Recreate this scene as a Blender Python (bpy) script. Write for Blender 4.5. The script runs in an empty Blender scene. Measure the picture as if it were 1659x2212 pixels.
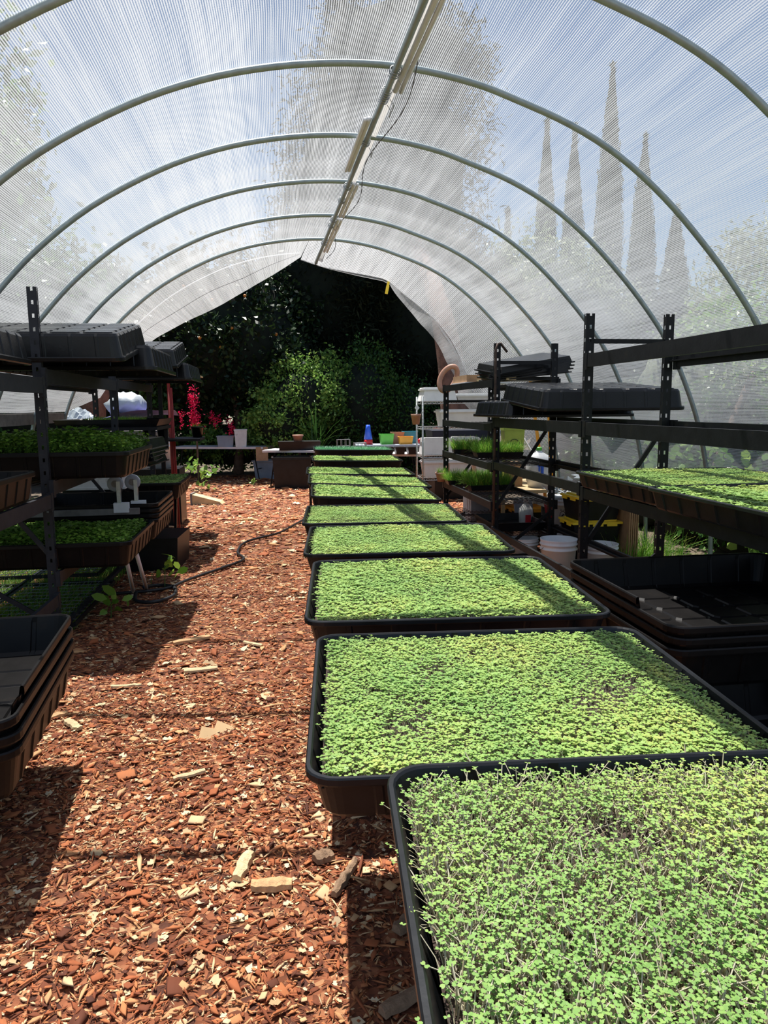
import bpy, math, random
import numpy as np
from mathutils import Vector, Matrix
R = math.radians
PI = math.pi
random.seed(7)
rng = np.random.default_rng(11)
sc = bpy.context.scene
col = sc.collection

# ------------------------------------------------------------------ materials
def newmat(name):
    m = bpy.data.materials.new(name); m.use_nodes = True
    nt = m.node_tree; nt.nodes.clear()
    out = nt.nodes.new('ShaderNodeOutputMaterial')
    return m, nt, out
def node(nt, t, **kw):
    n = nt.nodes.new(t)
    for k, v in kw.items(): setattr(n, k, v)
    return n
def setin(n, **kw):
    for k, v in kw.items(): n.inputs[k.replace('_', ' ')].default_value = v
def ramp(nt, stops, interp='LINEAR'):
    n = nt.nodes.new('ShaderNodeValToRGB'); n.color_ramp.interpolation = interp
    e = n.color_ramp.elements
    while len(e) > 1: e.remove(e[-1])
    e[0].position = stops[0][0]; e[0].color = (*stops[0][1], 1)
    for p, c in stops[1:]:
        x = e.new(p); x.color = (*c, 1)
    return n
def solid(name, c, rough=.6, metal=0., var=.25, scale=12., bump=.0, spec=.5, c2=None, thr=.62):
    """plain surface with procedural mottling; c2 = dust or rust colour in patches"""
    m, nt, out = newmat(name)
    b = node(nt, 'ShaderNodeBsdfPrincipled'); nt.links.new(b.outputs[0], out.inputs[0])
    tc = node(nt, 'ShaderNodeTexCoord'); nz = node(nt, 'ShaderNodeTexNoise')
    setin(nz, Scale=scale, Detail=5., Roughness=.6); nt.links.new(tc.outputs['Object'], nz.inputs['Vector'])
    lo = tuple(x*(1-var) for x in c); hi = tuple(min(1, x*(1+var)) for x in c)
    st = [(.3, lo), (.6, hi)]
    if c2: st = [(.3, lo), (thr-.08, hi), (thr, c2)]
    rp = ramp(nt, st); nt.links.new(nz.outputs[0], rp.inputs[0]); nt.links.new(rp.outputs[0], b.inputs['Base Color'])
    setin(b, Roughness=rough, Metallic=metal); b.inputs['Specular IOR Level'].default_value = spec
    if bump:
        bp = node(nt, 'ShaderNodeBump'); setin(bp, Strength=bump, Distance=.01)
        n2 = node(nt, 'ShaderNodeTexNoise'); setin(n2, Scale=scale*5, Detail=4.)
        nt.links.new(tc.outputs['Object'], n2.inputs['Vector'])
        nt.links.new(n2.outputs[0], bp.inputs['Height']); nt.links.new(bp.outputs[0], b.inputs['Normal'])
    return m
def leafmat(name, stops, trans=.35, rough=.5, patch=None, gloss=.3):
    """leaves: colour varies per leaf; light passes through"""
    m, nt, out = newmat(name)
    g = node(nt, 'ShaderNodeNewGeometry'); rp = ramp(nt, stops)
    src = g.outputs['Random Per Island']
    if patch:
        nz = node(nt, 'ShaderNodeTexNoise'); setin(nz, Scale=patch, Detail=2.)
        tc = node(nt, 'ShaderNodeTexCoord'); nt.links.new(tc.outputs['Object'], nz.inputs['Vector'])
        mx = node(nt, 'ShaderNodeMath', operation='MULTIPLY_ADD'); mx.inputs[1].default_value = .45
        nt.links.new(src, mx.inputs[0])
        ms = node(nt, 'ShaderNodeMath', operation='MULTIPLY_ADD'); ms.inputs[1].default_value = 1.6; ms.inputs[2].default_value = -.52
        nt.links.new(nz.outputs[0], ms.inputs[0]); nt.links.new(ms.outputs[0], mx.inputs[2]); src = mx.outputs[0]
    nt.links.new(src, rp.inputs[0])
    b = node(nt, 'ShaderNodeBsdfPrincipled'); setin(b, Roughness=rough); b.inputs['Specular IOR Level'].default_value = gloss
    t = node(nt, 'ShaderNodeBsdfTranslucent'); mx = node(nt, 'ShaderNodeMixShader'); mx.inputs[0].default_value = trans
    nt.links.new(rp.outputs[0], b.inputs['Base Color']); nt.links.new(rp.outputs[0], t.inputs['Color'])
    nt.links.new(b.outputs[0], mx.inputs[1]); nt.links.new(t.outputs[0], mx.inputs[2]); nt.links.new(mx.outputs[0], out.inputs[0])
    return m
M = {}
M['tray'] = solid('black_plastic', (.006, .007, .0085), .36, 0, .35, 9, .05, .34)
M['tray_dusty'] = solid('dusty_black_plastic', (.005, .0056, .0066), .27, 0, .35, 6, .06, .32, c2=(.012, .013, .015), thr=.72)
M['tray_brown'] = solid('brown_tinted_black_plastic', (.0055, .005, .005), .38, 0, .3, 7, .05, .2, c2=(.012, .009, .007), thr=.68)
M['steel'] = solid('black_painted_steel', (.009, .010, .012), .5, .0, .3, 14, .05, .2, c2=(.02, .018, .016), thr=.7)
M['steel_dusty'] = solid('dusty_blue_black_steel', (.022, .024, .03), .5, .0, .25, 14, .05, .25, c2=(.04, .034, .03), thr=.7)
M['steel_rust'] = solid('rusty_dark_steel', (.06, .035, .025), .7, .2, .4, 14, .1)
M['wire'] = solid('galvanised_wire', (.3, .31, .31), .4, .7, .2, 20)
M['wire_dark'] = solid('dull_dark_wire', (.06, .062, .065), .5, .5, .2, 20)
M['chrome'] = solid('zinc_chrome', (.5, .53, .52), .35, .75, .15, 25)
M['pipe'] = solid('galvanised_pipe', (.27, .32, .32), .45, .45, .12, 18, 0)
M['pvc'] = solid('white_plastic', (.75, .76, .78), .45, 0, .06, 8)
M['foam'] = solid('white_foam', (.8, .8, .79), .8, 0, .05, 10)
M['dirty_white'] = solid('dirty_white_plastic', (.6, .61, .6), .5, 0, .1, 7, 0, .5, c2=(.45, .44, .4), thr=.66)
M['grey_pl'] = solid('grey_plastic', (.27, .3, .35), .5, 0, .12, 8)
M['blue_grey'] = solid('blue_grey_plastic', (.2, .25, .32), .5, 0, .12, 5)
M['table_top'] = solid('table_plastic', (.62, .6, .62), .5, 0, .08, 6)
M['card'] = solid('cardboard', (.42, .25, .13), .85, 0, .15, 9, .1)
M['wood'] = solid('pale_timber', (.5, .37, .2), .75, 0, .2, 7, .1)
M['wood_grey'] = solid('weathered_timber', (.16, .15, .14), .85, 0, .25, 9, .2)
M['wood_red'] = solid('planed_board', (.33, .2, .14), .75, 0, .2, 9, .1)
M['chunk'] = solid('split_wood', (.55, .33, .16), .85, 0, .25, 30, .5)
M['chunk_pale'] = solid('pale_split_wood', (.6, .44, .25), .85, 0, .2, 30, .5)
M['chunk_dark'] = solid('dark_split_wood', (.24, .15, .09), .9, 0, .25, 30, .5)
M['terracotta'] = solid('terracotta_tube', (.42, .22, .15), .55, 0, .15, 14)
M['yellow'] = solid('yellow_plastic', (.85, .6, .03), .4, 0, .06, 8)
M['orange_pl'] = solid('orange_yellow_plastic', (.8, .38, .04), .45, 0, .06, 8)
M['red'] = solid('red_plastic', (.55, .02, .03), .4, 0, .1, 8)
M['darkred'] = solid('dark_red_paint', (.28, .02, .02), .5, 0, .2, 12)
M['blue'] = solid('blue_plastic', (.02, .1, .6), .4, 0, .1, 8)
M['teal'] = solid('teal_plastic', (.05, .3, .36), .4, 0, .1, 8)
M['green_pl'] = solid('green_plastic', (.12, .5, .06), .4, 0, .1, 8)
M['olive'] = solid('olive_plastic', (.3, .4, .06), .5, 0, .15, 8)
M['olive_dark'] = solid('dark_olive_relief', (.05, .07, .02), .6, 0, .15, 8)
M['purple'] = solid('purple_blue_tarp', (.1, .09, .32), .6, 0, .2, 6, .3)
M['bag'] = solid('white_plastic_bag', (.4, .44, .46), .35, 0, .1, 6, .3)
M['darkblue'] = solid('dark_blue_plastic', (.006, .012, .03), .5, 0, .1, 8)
M['ink'] = solid('black_print', (.02, .02, .02), .6, 0, .1, 8)
M['hose'] = solid('black_hose_rubber', (.014, .014, .016), .45, 0, .2, 8, 0, .4)
M['soil'] = solid('potting_soil', (.05, .032, .025), .95, 0, .5, 60, .6)
M['bark'] = solid('tree_bark', (.11, .07, .05), .95, 0, .4, 9, .9)
M['bark_red'] = solid('reddish_bark', (.15, .075, .05), .95, 0, .4, 6, .9)
M['rubber'] = solid('rubber', (.03, .03, .035), .6)
M['seed'] = leafmat('seedling_leaf', [(0, (.15, .30, .075)), (.35, (.24, .40, .105)), (.7, (.33, .47, .12)), (1, (.44, .48, .13))], .3, .5, 3.5, .25)
M['seed_tall'] = leafmat('leggy_seedling_leaf', [(0, (.16, .31, .07)), (.4, (.24, .41, .11)), (.8, (.33, .46, .12)), (1, (.44, .48, .13))], .3, .5, 3., .25)
M['stem'] = leafmat('seedling_stem', [(0, (.52, .5, .32)), (.6, (.74, .68, .54)), (1, (.6, .52, .28))], .2, .6)
M['pea'] = leafmat('broad_green_leaf', [(0, (.08, .19, .02)), (.5, (.15, .30, .03)), (1, (.27, .42, .06))], .3, .45)
M['pea_stem'] = leafmat('green_stem', [(0, (.06, .16, .03)), (1, (.14, .26, .06))], .3, .5)
M['blade'] = leafmat('grass_blade', [(0, (.09, .28, .03)), (.55, (.19, .42, .05)), (.85, (.32, .5, .07)), (1, (.55, .52, .14))], .35, .45)
M['blade_blue'] = leafmat('bluish_blade', [(0, (.05, .22, .1)), (1, (.13, .36, .16))], .35, .45)
M['fol_dark'] = leafmat('dark_foliage', [(0, (.006, .016, .006)), (.7, (.014, .035, .010)), (1, (.04, .075, .02))], .15, .45)
M['fol_conifer'] = leafmat('conifer_foliage', [(0, (.008, .013, .008)), (.7, (.02, .028, .015)), (1, (.04, .045, .022))], .15, .7, gloss=.1)
M['fol_mid'] = leafmat('mid_foliage', [(0, (.02, .06, .012)), (.6, (.05, .13, .025)), (1, (.13, .24, .05))], .35, .4)
M['fol_light'] = leafmat('light_foliage', [(0, (.09, .2, .04)), (.6, (.2, .36, .07)), (1, (.36, .5, .12))], .4, .4)
M['fol_grey'] = leafmat('greyish_foliage', [(0, (.13, .17, .09)), (.6, (.22, .27, .14)), (1, (.34, .37, .22))], .3, .5)  # leaf colours lightened to stand in for haze on the side cloth
M['fol_cyp'] = leafmat('cypress_foliage', [(0, (.018, .03, .012)), (.6, (.035, .055, .02)), (1, (.06, .08, .03))], .15, .7, gloss=.1)
M['flower'] = leafmat('magenta_red_bract', [(0, (.6, .0, .06)), (.6, (.85, .01, .1)), (1, (.9, .1, .2))], .4, .6)
M['fruit'] = solid('orange_peel', (.5, .17, .02), .5, 0, .1, 20)

def shade_cloth_mat():
    m, nt, out = newmat('white_knitted_shade_cloth')
    L = nt.links.new
    uv = node(nt, 'ShaderNodeUVMap'); sx = node(nt, 'ShaderNodeSeparateXYZ'); L(uv.outputs[0], sx.inputs[0])
    # fine bands along the tunnel: u = metres round the arc, v = metres along
    def mth(op, a, b=None, c=None):
        n = node(nt, 'ShaderNodeMath', operation=op)
        for i, x in enumerate((a, b, c)):
            if x is None: continue
            if isinstance(x, (int, float)): n.inputs[i].default_value = x
            else: L(x, n.inputs[i])
        return n.outputs[0]
    warp = node(nt, 'ShaderNodeTexNoise'); setin(warp, Scale=.8, Detail=2.); L(uv.outputs[0], warp.inputs['Vector'])
    u = mth('MULTIPLY_ADD', warp.outputs[0], .02, sx.outputs['X'])
    band = mth('SINE', mth('MULTIPLY', u, 2*PI/.0125))
    cross = mth('SINE', mth('MULTIPLY', sx.outputs['Y'], 2*PI/.02))
    # long streaks: noise stretched along the tunnel
    cmb = node(nt, 'ShaderNodeCombineXYZ'); L(mth('MULTIPLY', u, 55.), cmb.inputs[0]); L(mth('MULTIPLY', sx.outputs['Y'], .9), cmb.inputs[1])
    st = node(nt, 'ShaderNodeTexNoise'); setin(st, Scale=1., Detail=4., Roughness=.7); L(cmb.outputs[0], st.inputs['Vector'])
    cm2 = node(nt, 'ShaderNodeCombineXYZ'); L(mth('MULTIPLY', u, 7.), cm2.inputs[0]); L(mth('MULTIPLY', sx.outputs['Y'], .35), cm2.inputs[1])
    st2 = node(nt, 'ShaderNodeTexNoise'); setin(st2, Scale=1., Detail=2.); L(cm2.outputs[0], st2.inputs['Vector'])
    gr = node(nt, 'ShaderNodeTexNoise'); setin(gr, Scale=170., Detail=2.); L(uv.outputs[0], gr.inputs['Vector'])
    left = node(nt, 'ShaderNodeMapRange'); left.inputs[1].default_value = 3.3; left.inputs[2].default_value = 3.5; left.inputs[3].default_value = .34; left.inputs[4].default_value = .20; L(sx.outputs['X'], left.inputs[0])
    low = node(nt, 'ShaderNodeMapRange'); low.inputs[1].default_value = 5.4; low.inputs[2].default_value = 6.9; low.inputs[3].default_value = 0.; low.inputs[4].default_value = .2; L(sx.outputs['X'], low.inputs[0])  # denser yarn low on the right, put in to make that wall look brighter lit
    c = mth('ADD', mth('MULTIPLY_ADD', band, .24, left.outputs[0]), low.outputs[0])
    c = mth('MULTIPLY_ADD', cross, .015, c)
    c = mth('ADD', c, mth('MULTIPLY', mth('SUBTRACT', st.outputs[0], .5), .5))
    c = mth('ADD', c, mth('MULTIPLY', mth('SUBTRACT', st2.outputs[0], .5), .35))
    c = mth('ADD', c, mth('MULTIPLY', mth('SUBTRACT', gr.outputs[0], .5), .5))
    c = mth('MINIMUM', mth('MAXIMUM', c, .06), .9)
    # a knit has thickness: seen at a slant more of it is yarn
    g = node(nt, 'ShaderNodeNewGeometry')
    dp = node(nt, 'ShaderNodeVectorMath', operation='DOT_PRODUCT'); L(g.outputs['Normal'], dp.inputs[0]); L(g.outputs['Incoming'], dp.inputs[1])
    cs = mth('MAXIMUM', mth('ABSOLUTE', dp.outputs['Value']), .12)
    cov = mth('SUBTRACT', 1., mth('POWER', mth('SUBTRACT', 1., c), mth('DIVIDE', 1., cs)))
    tr = node(nt, 'ShaderNodeBsdfTransparent')
    df = node(nt, 'ShaderNodeBsdfDiffuse'); df.inputs[0].default_value = (.84, .85, .85, 1)
    tl = node(nt, 'ShaderNodeBsdfTranslucent'); tl.inputs[0].default_value = (.45, .465, .48, 1)
    m1 = node(nt, 'ShaderNodeMixShader'); m1.inputs[0].default_value = CLOTH_TL; L(df.outputs[0], m1.inputs[1]); L(tl.outputs[0], m1.inputs[2])
    m2 = node(nt, 'ShaderNodeMixShader'); L(cov, m2.inputs[0]); L(tr.outputs[0], m2.inputs[1]); L(m1.outputs[0], m2.inputs[2])
    L(m2.outputs[0], out.inputs[0])
    return m
CLOTH_TL = .62
M['cloth'] = shade_cloth_mat()
def seam_mat():
    m, nt, out = newmat('doubled_cloth_seam'); L = nt.links.new
    tr = node(nt, 'ShaderNodeBsdfTransparent'); tl = node(nt, 'ShaderNodeBsdfTranslucent'); tl.inputs[0].default_value = (.30, .285, .26, 1)
    mx = node(nt, 'ShaderNodeMixShader'); nz = node(nt, 'ShaderNodeTexNoise'); setin(nz, Scale=90.); mr = node(nt, 'ShaderNodeMapRange'); setin(mr, To_Min=.7, To_Max=1.)
    tc = node(nt, 'ShaderNodeTexCoord'); L(tc.outputs['Object'], nz.inputs['Vector']); L(nz.outputs[0], mr.inputs[0]); L(mr.outputs[0], mx.inputs[0]); L(tr.outputs[0], mx.inputs[1]); L(tl.outputs[0], mx.inputs[2]); L(mx.outputs[0], out.inputs[0]); return m
M['seam'] = seam_mat()

def ground_mat():
    m, nt, out = newmat('shredded_bark_ground'); L = nt.links.new
    b = node(nt, 'ShaderNodeBsdfPrincipled'); setin(b, Roughness=.9); L(b.outputs[0], out.inputs[0])
    tc = node(nt, 'ShaderNodeTexCoord')
    v = node(nt, 'ShaderNodeTexVoronoi'); setin(v, Scale=38.); L(tc.outputs['Object'], v.inputs['Vector'])
    w = node(nt, 'ShaderNodeTexNoise'); setin(w, Scale=6., Detail=6.); L(tc.outputs['Object'], w.inputs['Vector'])
    sp = node(nt, 'ShaderNodeSeparateColor'); L(v.outputs['Color'], sp.inputs[0])
    rp = ramp(nt, [(0, (.07, .02, .009)), (.4, (.2, .06, .022)), (.75, (.33, .11, .045)), (1, (.5, .26, .12))])
    L(sp.outputs[0], rp.inputs[0])
    mx = node(nt, 'ShaderNodeMix', data_type='RGBA', blend_type='MULTIPLY'); mx.inputs[0].default_value = .6
    r2 = ramp(nt, [(.3, (.55, .5, .45)), (.7, (1, 1, 1))]); L(w.outputs[0], r2.inputs[0])
    L(rp.outputs[0], mx.inputs[6]); L(r2.outputs[0], mx.inputs[7]); L(mx.outputs[2], b.inputs['Base Color'])
    bp = node(nt, 'ShaderNodeBump'); setin(bp, Strength=.8, Distance=.01); L(v.outputs['Distance'], bp.inputs['Height']); L(bp.outputs[0], b.inputs['Normal'])
    return m
M['ground'] = ground_mat()
M['dirt'] = solid('shade_dark_earth', (.07, .05, .032), .95, 0, .3, 3, .5)  # earth colour darkened in place of the garden's tree shade
def chipmat():
    m, nt, out = newmat('wood_chips'); L = nt.links.new
    g = node(nt, 'ShaderNodeNewGeometry')
    rp = ramp(nt, [(0, (.07, .018, .007)), (.25, (.20, .05, .015)), (.55, (.36, .10, .030)), (.76, (.48, .185, .065)), (.88, (.58, .33, .15)), (1, (.72, .52, .3))])
    L(g.outputs['Random Per Island'], rp.inputs[0])
    b = node(nt, 'ShaderNodeBsdfPrincipled'); setin(b, Roughness=.85); L(rp.outputs[0], b.inputs['Base Color']); L(b.outputs[0], out.inputs[0])
    return m
M['chips'] = chipmat()
M['dry_leaf'] = leafmat('dry_leaf', [(0, (.5, .33, .17)), (.6, (.66, .5, .3)), (1, (.74, .62, .42))], .1, .8)

# ------------------------------------------------------------------ mesh builders
def link(name, me, parent=None, mat=None, smooth=False):
    o = bpy.data.objects.new(name, me); col.objects.link(o)
    if mat is not None:
        for mm in (mat if isinstance(mat, (list, tuple)) else [mat]): me.materials.append(M[mm])
    if parent: o.parent = parent
    if smooth: me.polygons.foreach_set('use_smooth', [True]*len(me.polygons))
    return o
class MB:
    def __init__(s): s.v = []; s.f = []
    def add(s, vs, fs, T=None):
        b = len(s.v)
        s.v += [tuple(T @ Vector(p)) if T is not None else tuple(p) for p in vs]
        s.f += [tuple(i+b for i in f) for f in fs]
        return s
    def box(s, a, b, T=None, taper=0.):
        x0, y0, z0 = a; x1, y1, z1 = b; t = taper
        s.add([(x0+t, y0+t, z0), (x1-t, y0+t, z0), (x1-t, y1-t, z0), (x0+t, y1-t, z0), (x0, y0, z1), (x1, y0, z1), (x1, y1, z1), (x0, y1, z1)],
              [(0, 3, 2, 1), (4, 5, 6, 7), (0, 1, 5, 4), (1, 2, 6, 5), (2, 3, 7, 6), (3, 0, 4, 7)], T); return s
    def bar(s, p, q, w, h=None):
        """square bar between two points"""
        p = Vector(p); q = Vector(q); h = h or w
        d = (q-p); L = d.length; z = d.normalized()
        x = z.cross(Vector((0, 0, 1)));
        if x.length < .01: x = Vector((1, 0, 0))
        x.normalize(); y = z.cross(x)
        T = Matrix((x, y, z)).transposed().to_4x4(); T.translation = p
        s.box((-w/2, -h/2, 0), (w/2, h/2, L), T); return s
    def tube(s, pts, r, n=8, cap=True, closed=False):
        pts = [Vector(p) for p in pts]; N = len(pts); b = len(s.v); prev = None
        rr = r if isinstance(r, (list, tuple)) else [r]*N
        for i, p in enumerate(pts):
            if closed: t = pts[(i+1) % N]-pts[i-1]
            else: t = pts[min(i+1, N-1)]-pts[max(i-1, 0)]
            t.normalize()
            if prev is None:
                a = Vector((0, 0, 1)) if abs(t.z) < .9 else Vector((1, 0, 0))
                x = t.cross(a).normalized()
            else:
                x = prev-t*prev.dot(t); x.normalize()
            prev = x; y = t.cross(x)
            for k in range(n):
                a = 2*PI*k/n; s.v.append(tuple(p+(x*math.cos(a)+y*math.sin(a))*rr[i]))
        m = N if closed else N-1
        for i in range(m):
            j = (i+1) % N
            for k in range(n):
                s.f.append((b+i*n+k, b+i*n+(k+1) % n, b+j*n+(k+1) % n, b+j*n+k))
        if cap and not closed:
            s.f.append(tuple(b+k for k in reversed(range(n)))); s.f.append(tuple(b+(N-1)*n+k for k in range(n)))
        return s
    def lathe(s, prof, n=24, T=None, capb=True, capt=False):
        vs = []; fs = []
        for r, z in prof:
            for k in range(n): a = 2*PI*k/n; vs.append((r*math.cos(a), r*math.sin(a), z))
        for i in range(len(prof)-1):
            for k in range(n): fs.append((i*n+k, i*n+(k+1) % n, (i+1)*n+(k+1) % n, (i+1)*n+k))
        if capb: fs.append(tuple(reversed(range(n))))
        if capt: fs.append(tuple((len(prof)-1)*n+k for k in range(n)))
        return s.add(vs, fs, T)
    def loft(s, loops, capa=True, capb=True, T=None):
        n = len(loops[0]); vs = [p for l in loops for p in l]; fs = []
        for i in range(len(loops)-1):
            for k in range(n): fs.append((i*n+k, i*n+(k+1) % n, (i+1)*n+(k+1) % n, (i+1)*n+k))
        if capa: fs.append(tuple(reversed(range(n))))
        if capb: fs.append(tuple((len(loops)-1)*n+k for k in range(n)))
        return s.add(vs, fs, T)
    def grid(s, fn, nu, nv, T=None):
        vs = [fn(i/nu, j/nv) for j in range(nv+1) for i in range(nu+1)]
        fs = [(j*(nu+1)+i, j*(nu+1)+i+1, (j+1)*(nu+1)+i+1, (j+1)*(nu+1)+i) for j in range(nv) for i in range(nu)]
        return s.add(vs, fs, T)
    def build(s, name, mat, parent=None, smooth=False):
        me = bpy.data.meshes.new(name); me.from_pydata(s.v, [], s.f); me.update()
        return link(name, me, parent, mat, smooth)
def mesh_of(mb, mat, name):
    m_ = bpy.data.meshes.new(name); m_.from_pydata(mb.v, [], mb.f); m_.materials.append(M[mat]); return m_
def npmesh(name, V, faces_n, faces_idx, matidx=None):
    me = bpy.data.meshes.new(name)
    me.vertices.add(len(V)); me.vertices.foreach_set('co', np.ascontiguousarray(V, dtype=np.float32).ravel())
    me.loops.add(len(faces_idx)); me.loops.foreach_set('vertex_index', np.ascontiguousarray(faces_idx, dtype=np.int32))
    me.polygons.add(len(faces_n)); st = np.concatenate([[0], np.cumsum(faces_n)[:-1]])
    me.polygons.foreach_set('loop_start', st.astype(np.int32))
    if matidx is not None: me.polygons.foreach_set('material_index', np.ascontiguousarray(matidx, dtype=np.int32))
    me.update(calc_edges=True)
    return me
def scatter(name, protos, which, pos, mats3):
    """protos: list of (verts Nx3, faces list, material index list). which: proto of each copy. mats3: Nx3x3"""
    Vs = []; Fn = []; Fi = []; Mi = []; base = 0
    for k, (pv, pf, pm) in enumerate(protos):
        sel = np.nonzero(which == k)[0]
        if len(sel) == 0: continue
        pv = np.asarray(pv, float); n = len(pv)
        V = np.einsum('nij,vj->nvi', mats3[sel], pv)+pos[sel][:, None, :]
        Vs.append(V.reshape(-1, 3))
        fi = np.concatenate([np.asarray(f) for f in pf]); fn = np.array([len(f) for f in pf])
        off = base+np.arange(len(sel))*n
        Fi.append((fi[None, :]+off[:, None]).ravel()); Fn.append(np.tile(fn, len(sel))); Mi.append(np.tile(np.array(pm), len(sel)))
        base += n*len(sel)
    return npmesh(name, np.concatenate(Vs), np.concatenate(Fn), np.concatenate(Fi), np.concatenate(Mi))
def rotz(a):
    c, s = np.cos(a), np.sin(a); m = np.zeros((len(a), 3, 3)); m[:, 0, 0] = c; m[:, 0, 1] = -s; m[:, 1, 0] = s; m[:, 1, 1] = c; m[:, 2, 2] = 1; return m
def rotx(a):
    c, s = np.cos(a), np.sin(a); m = np.zeros((len(a), 3, 3)); m[:, 1, 1] = c; m[:, 1, 2] = -s; m[:, 2, 1] = s; m[:, 2, 2] = c; m[:, 0, 0] = 1; return m
def rand_rot(n): return rotz(rng.uniform(0, 2*PI, n)) @ rotx(np.arccos(rng.uniform(-1, 1, n))) @ rotz(rng.uniform(0, 2*PI, n))
def tag(o, label, cat, group=None, kind=None):
    if label: o['label'] = label
    if cat: o['category'] = cat
    if group: o['group'] = group
    if kind: o['kind'] = kind
    return o
def thing(name, label, cat, loc=(0, 0, 0), rot=(0, 0, 0), group=None):
    o = bpy.data.objects.new(name, None); col.objects.link(o); o.empty_display_size = .1
    o.location = loc; o.rotation_euler = rot
    return tag(o, label, cat, group)
def dup(root, label, loc, rot=(0, 0, 0), group=None, scale=None):
    r = root.copy(); col.objects.link(r); r.location = loc; r.rotation_euler = rot
    if scale: r.scale = scale
    if label: r['label'] = label
    if group: r['group'] = group
    for ch in root.children:
        c = ch.copy(); col.objects.link(c); c.parent = r
        for g in ch.children:
            d = g.copy(); col.objects.link(d); d.parent = c
    return r

# ------------------------------------------------------------------ camera and light
H0 = 1.6
cam = bpy.data.cameras.new('camera'); co = bpy.data.objects.new('camera', cam); col.objects.link(co)
cR = Vector((0.98964713, -0.14326181, -0.00863819)); cU = Vector((0.0287979, 0.139251, 0.98983829)); cF = Vector((0.14060315, 0.97983938, -0.14193499))
co.matrix_world = Matrix(((cR.x, cU.x, -cF.x, 0), (cR.y, cU.y, -cF.y, 0), (cR.z, cU.z, -cF.z, H0), (0, 0, 0, 1)))
cam.sensor_fit = 'VERTICAL'; cam.sensor_height = 24.; cam.lens = 24.*1597/2212; cam.clip_end = 500; cam.clip_start = .02
sc.camera = co
sun = bpy.data.lights.new('sun', 'SUN'); so = bpy.data.objects.new('sun', sun); col.objects.link(so)
sun.energy = 8.0; sun.angle = R(.53); sun.color = (1., .96, .9)
sd = Vector((.092, -.34, -1)).normalized(); so.rotation_euler = sd.to_track_quat('-Z', 'Y').to_euler(); so.location = (0, 5, 12)
w = bpy.data.worlds.new('sky'); sc.world = w; w.use_nodes = True; nt = w.node_tree; nt.nodes.clear()
wo = node(nt, 'ShaderNodeOutputWorld'); bg = node(nt, 'ShaderNodeBackground'); sk = node(nt, 'ShaderNodeTexSky')
sk.sky_type = 'NISHITA'; sk.sun_disc = False; sk.sun_elevation = R(70); sk.sun_rotation = R(180-20); sk.dust_density = .25; sk.air_density = 1.; sk.ozone_density = 2.5
nt.links.new(sk.outputs[0], bg.inputs[0]); nt.links.new(bg.outputs[0], wo.inputs[0]); bg.inputs[1].default_value = .09
sc.view_settings.view_transform = 'Standard'; sc.view_settings.look = 'None'; sc.view_settings.gamma = 1; sc.view_settings.use_curve_mapping = False
sc.view_settings.exposure = 0.45
sc.cycles.max_bounces = 7; sc.cycles.diffuse_bounces = 3; sc.cycles.glossy_bounces = 2; sc.cycles.transmission_bounces = 3
sc.cycles.transparent_max_bounces = 8; sc.cycles.use_denoising = True

# ------------------------------------------------------------------ tunnel
PROF = [(-2.8, 0), (-2.77, .5), (-2.74, .95), (-2.66, 1.45), (-2.5, 1.87), (-2.31, 2.22), (-2.08, 2.52), (-1.77, 2.84), (-1.36, 3.16), (-.85, 3.44), (-.4, 3.61), (.05, 3.71), (.5, 3.755), (.9, 3.745), (1.3, 3.68), (1.6, 3.59), (1.98, 3.45), (2.32, 3.27), (2.65, 3.02), (2.95, 2.73), (3.2, 2.45), (3.42, 2.15), (3.6, 1.8), (3.75, 1.42), (3.86, .95), (3.92, .45), (3.93, 0)]
def smooth_prof(P, sub=4):
    out = []
    for i in range(len(P)-1):
        p0 = P[max(i-1, 0)]; p1 = P[i]; p2 = P[i+1]; p3 = P[min(i+2, len(P)-1)]
        for k in range(sub):
            t = k/sub
            out.append(tuple(.5*((2*p1[j])+(-p0[j]+p2[j])*t+(2*p0[j]-5*p1[j]+4*p2[j]-p3[j])*t*t+(-p0[j]+3*p1[j]-3*p2[j]+p3[j])*t**3) for j in (0, 1)))
    out.append(P[-1]); return out
SP = smooth_prof(PROF)
HOOPS = [-1.3, -.03, 1.23, 2.48, 3.72, 4.95, 6.2, 7.42, 8.7, 9.9]
frame = thing('hoop_house_frame', 'galvanised steel pipe frame of arched hoops and a ridge pipe under the shade cloth', 'greenhouse frame')
def hoop_mb(Y):
    m = MB(); m.tube([(x, Y, z-.03 if 0 < i < len(SP)-1 else z) for i, (x, z) in enumerate(SP)], .021, 10)
    return m
hc_me = [mesh_of(MB().tube([(SP[i+k][0], 0, SP[i+k][1]-.03) for k in (-1, 0, 1)], .0235, 10), 'pipe', 'coupling') for i in (18, 84)]
def add_coupling(h):
    for q in hc_me: o = bpy.data.objects.new('coupling', q); col.objects.link(o); o.parent = h
h0 = hoop_mb(0.).build('hoop', 'pipe', frame, True); h0.location.y = HOOPS[0]; add_coupling(h0)
for Y in HOOPS[1:]:
    o = h0.copy(); col.objects.link(o); o.parent = frame; o.location.y = Y; add_coupling(o)
def ridx(Y): return .80+(.64-.80)*(Y-4.9)/6.3
def rp(Y, dx=0, dz=0): return (ridx(Y)+dx, Y, 3.69-.012+dz)
MB().tube([rp(y) for y in np.linspace(-1.3, 11.25, 20)], .022, 10).build('ridge_pipe', 'pipe', frame, True)
def batten(y0, y1, dx, mat='pvc'):
    m = MB()
    for k, ddx in enumerate((dx, dx+(.036 if dx > 0 else -.03))):
        m.tube([rp(y, ddx, -.002-.006*k) for y in np.linspace(y0, y1, 6)], .016 if k else .019, 8)
    o = m.build('batten', mat, frame, True); o['label'] = 'pale batten tied along the ridge pipe'; return o
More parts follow.
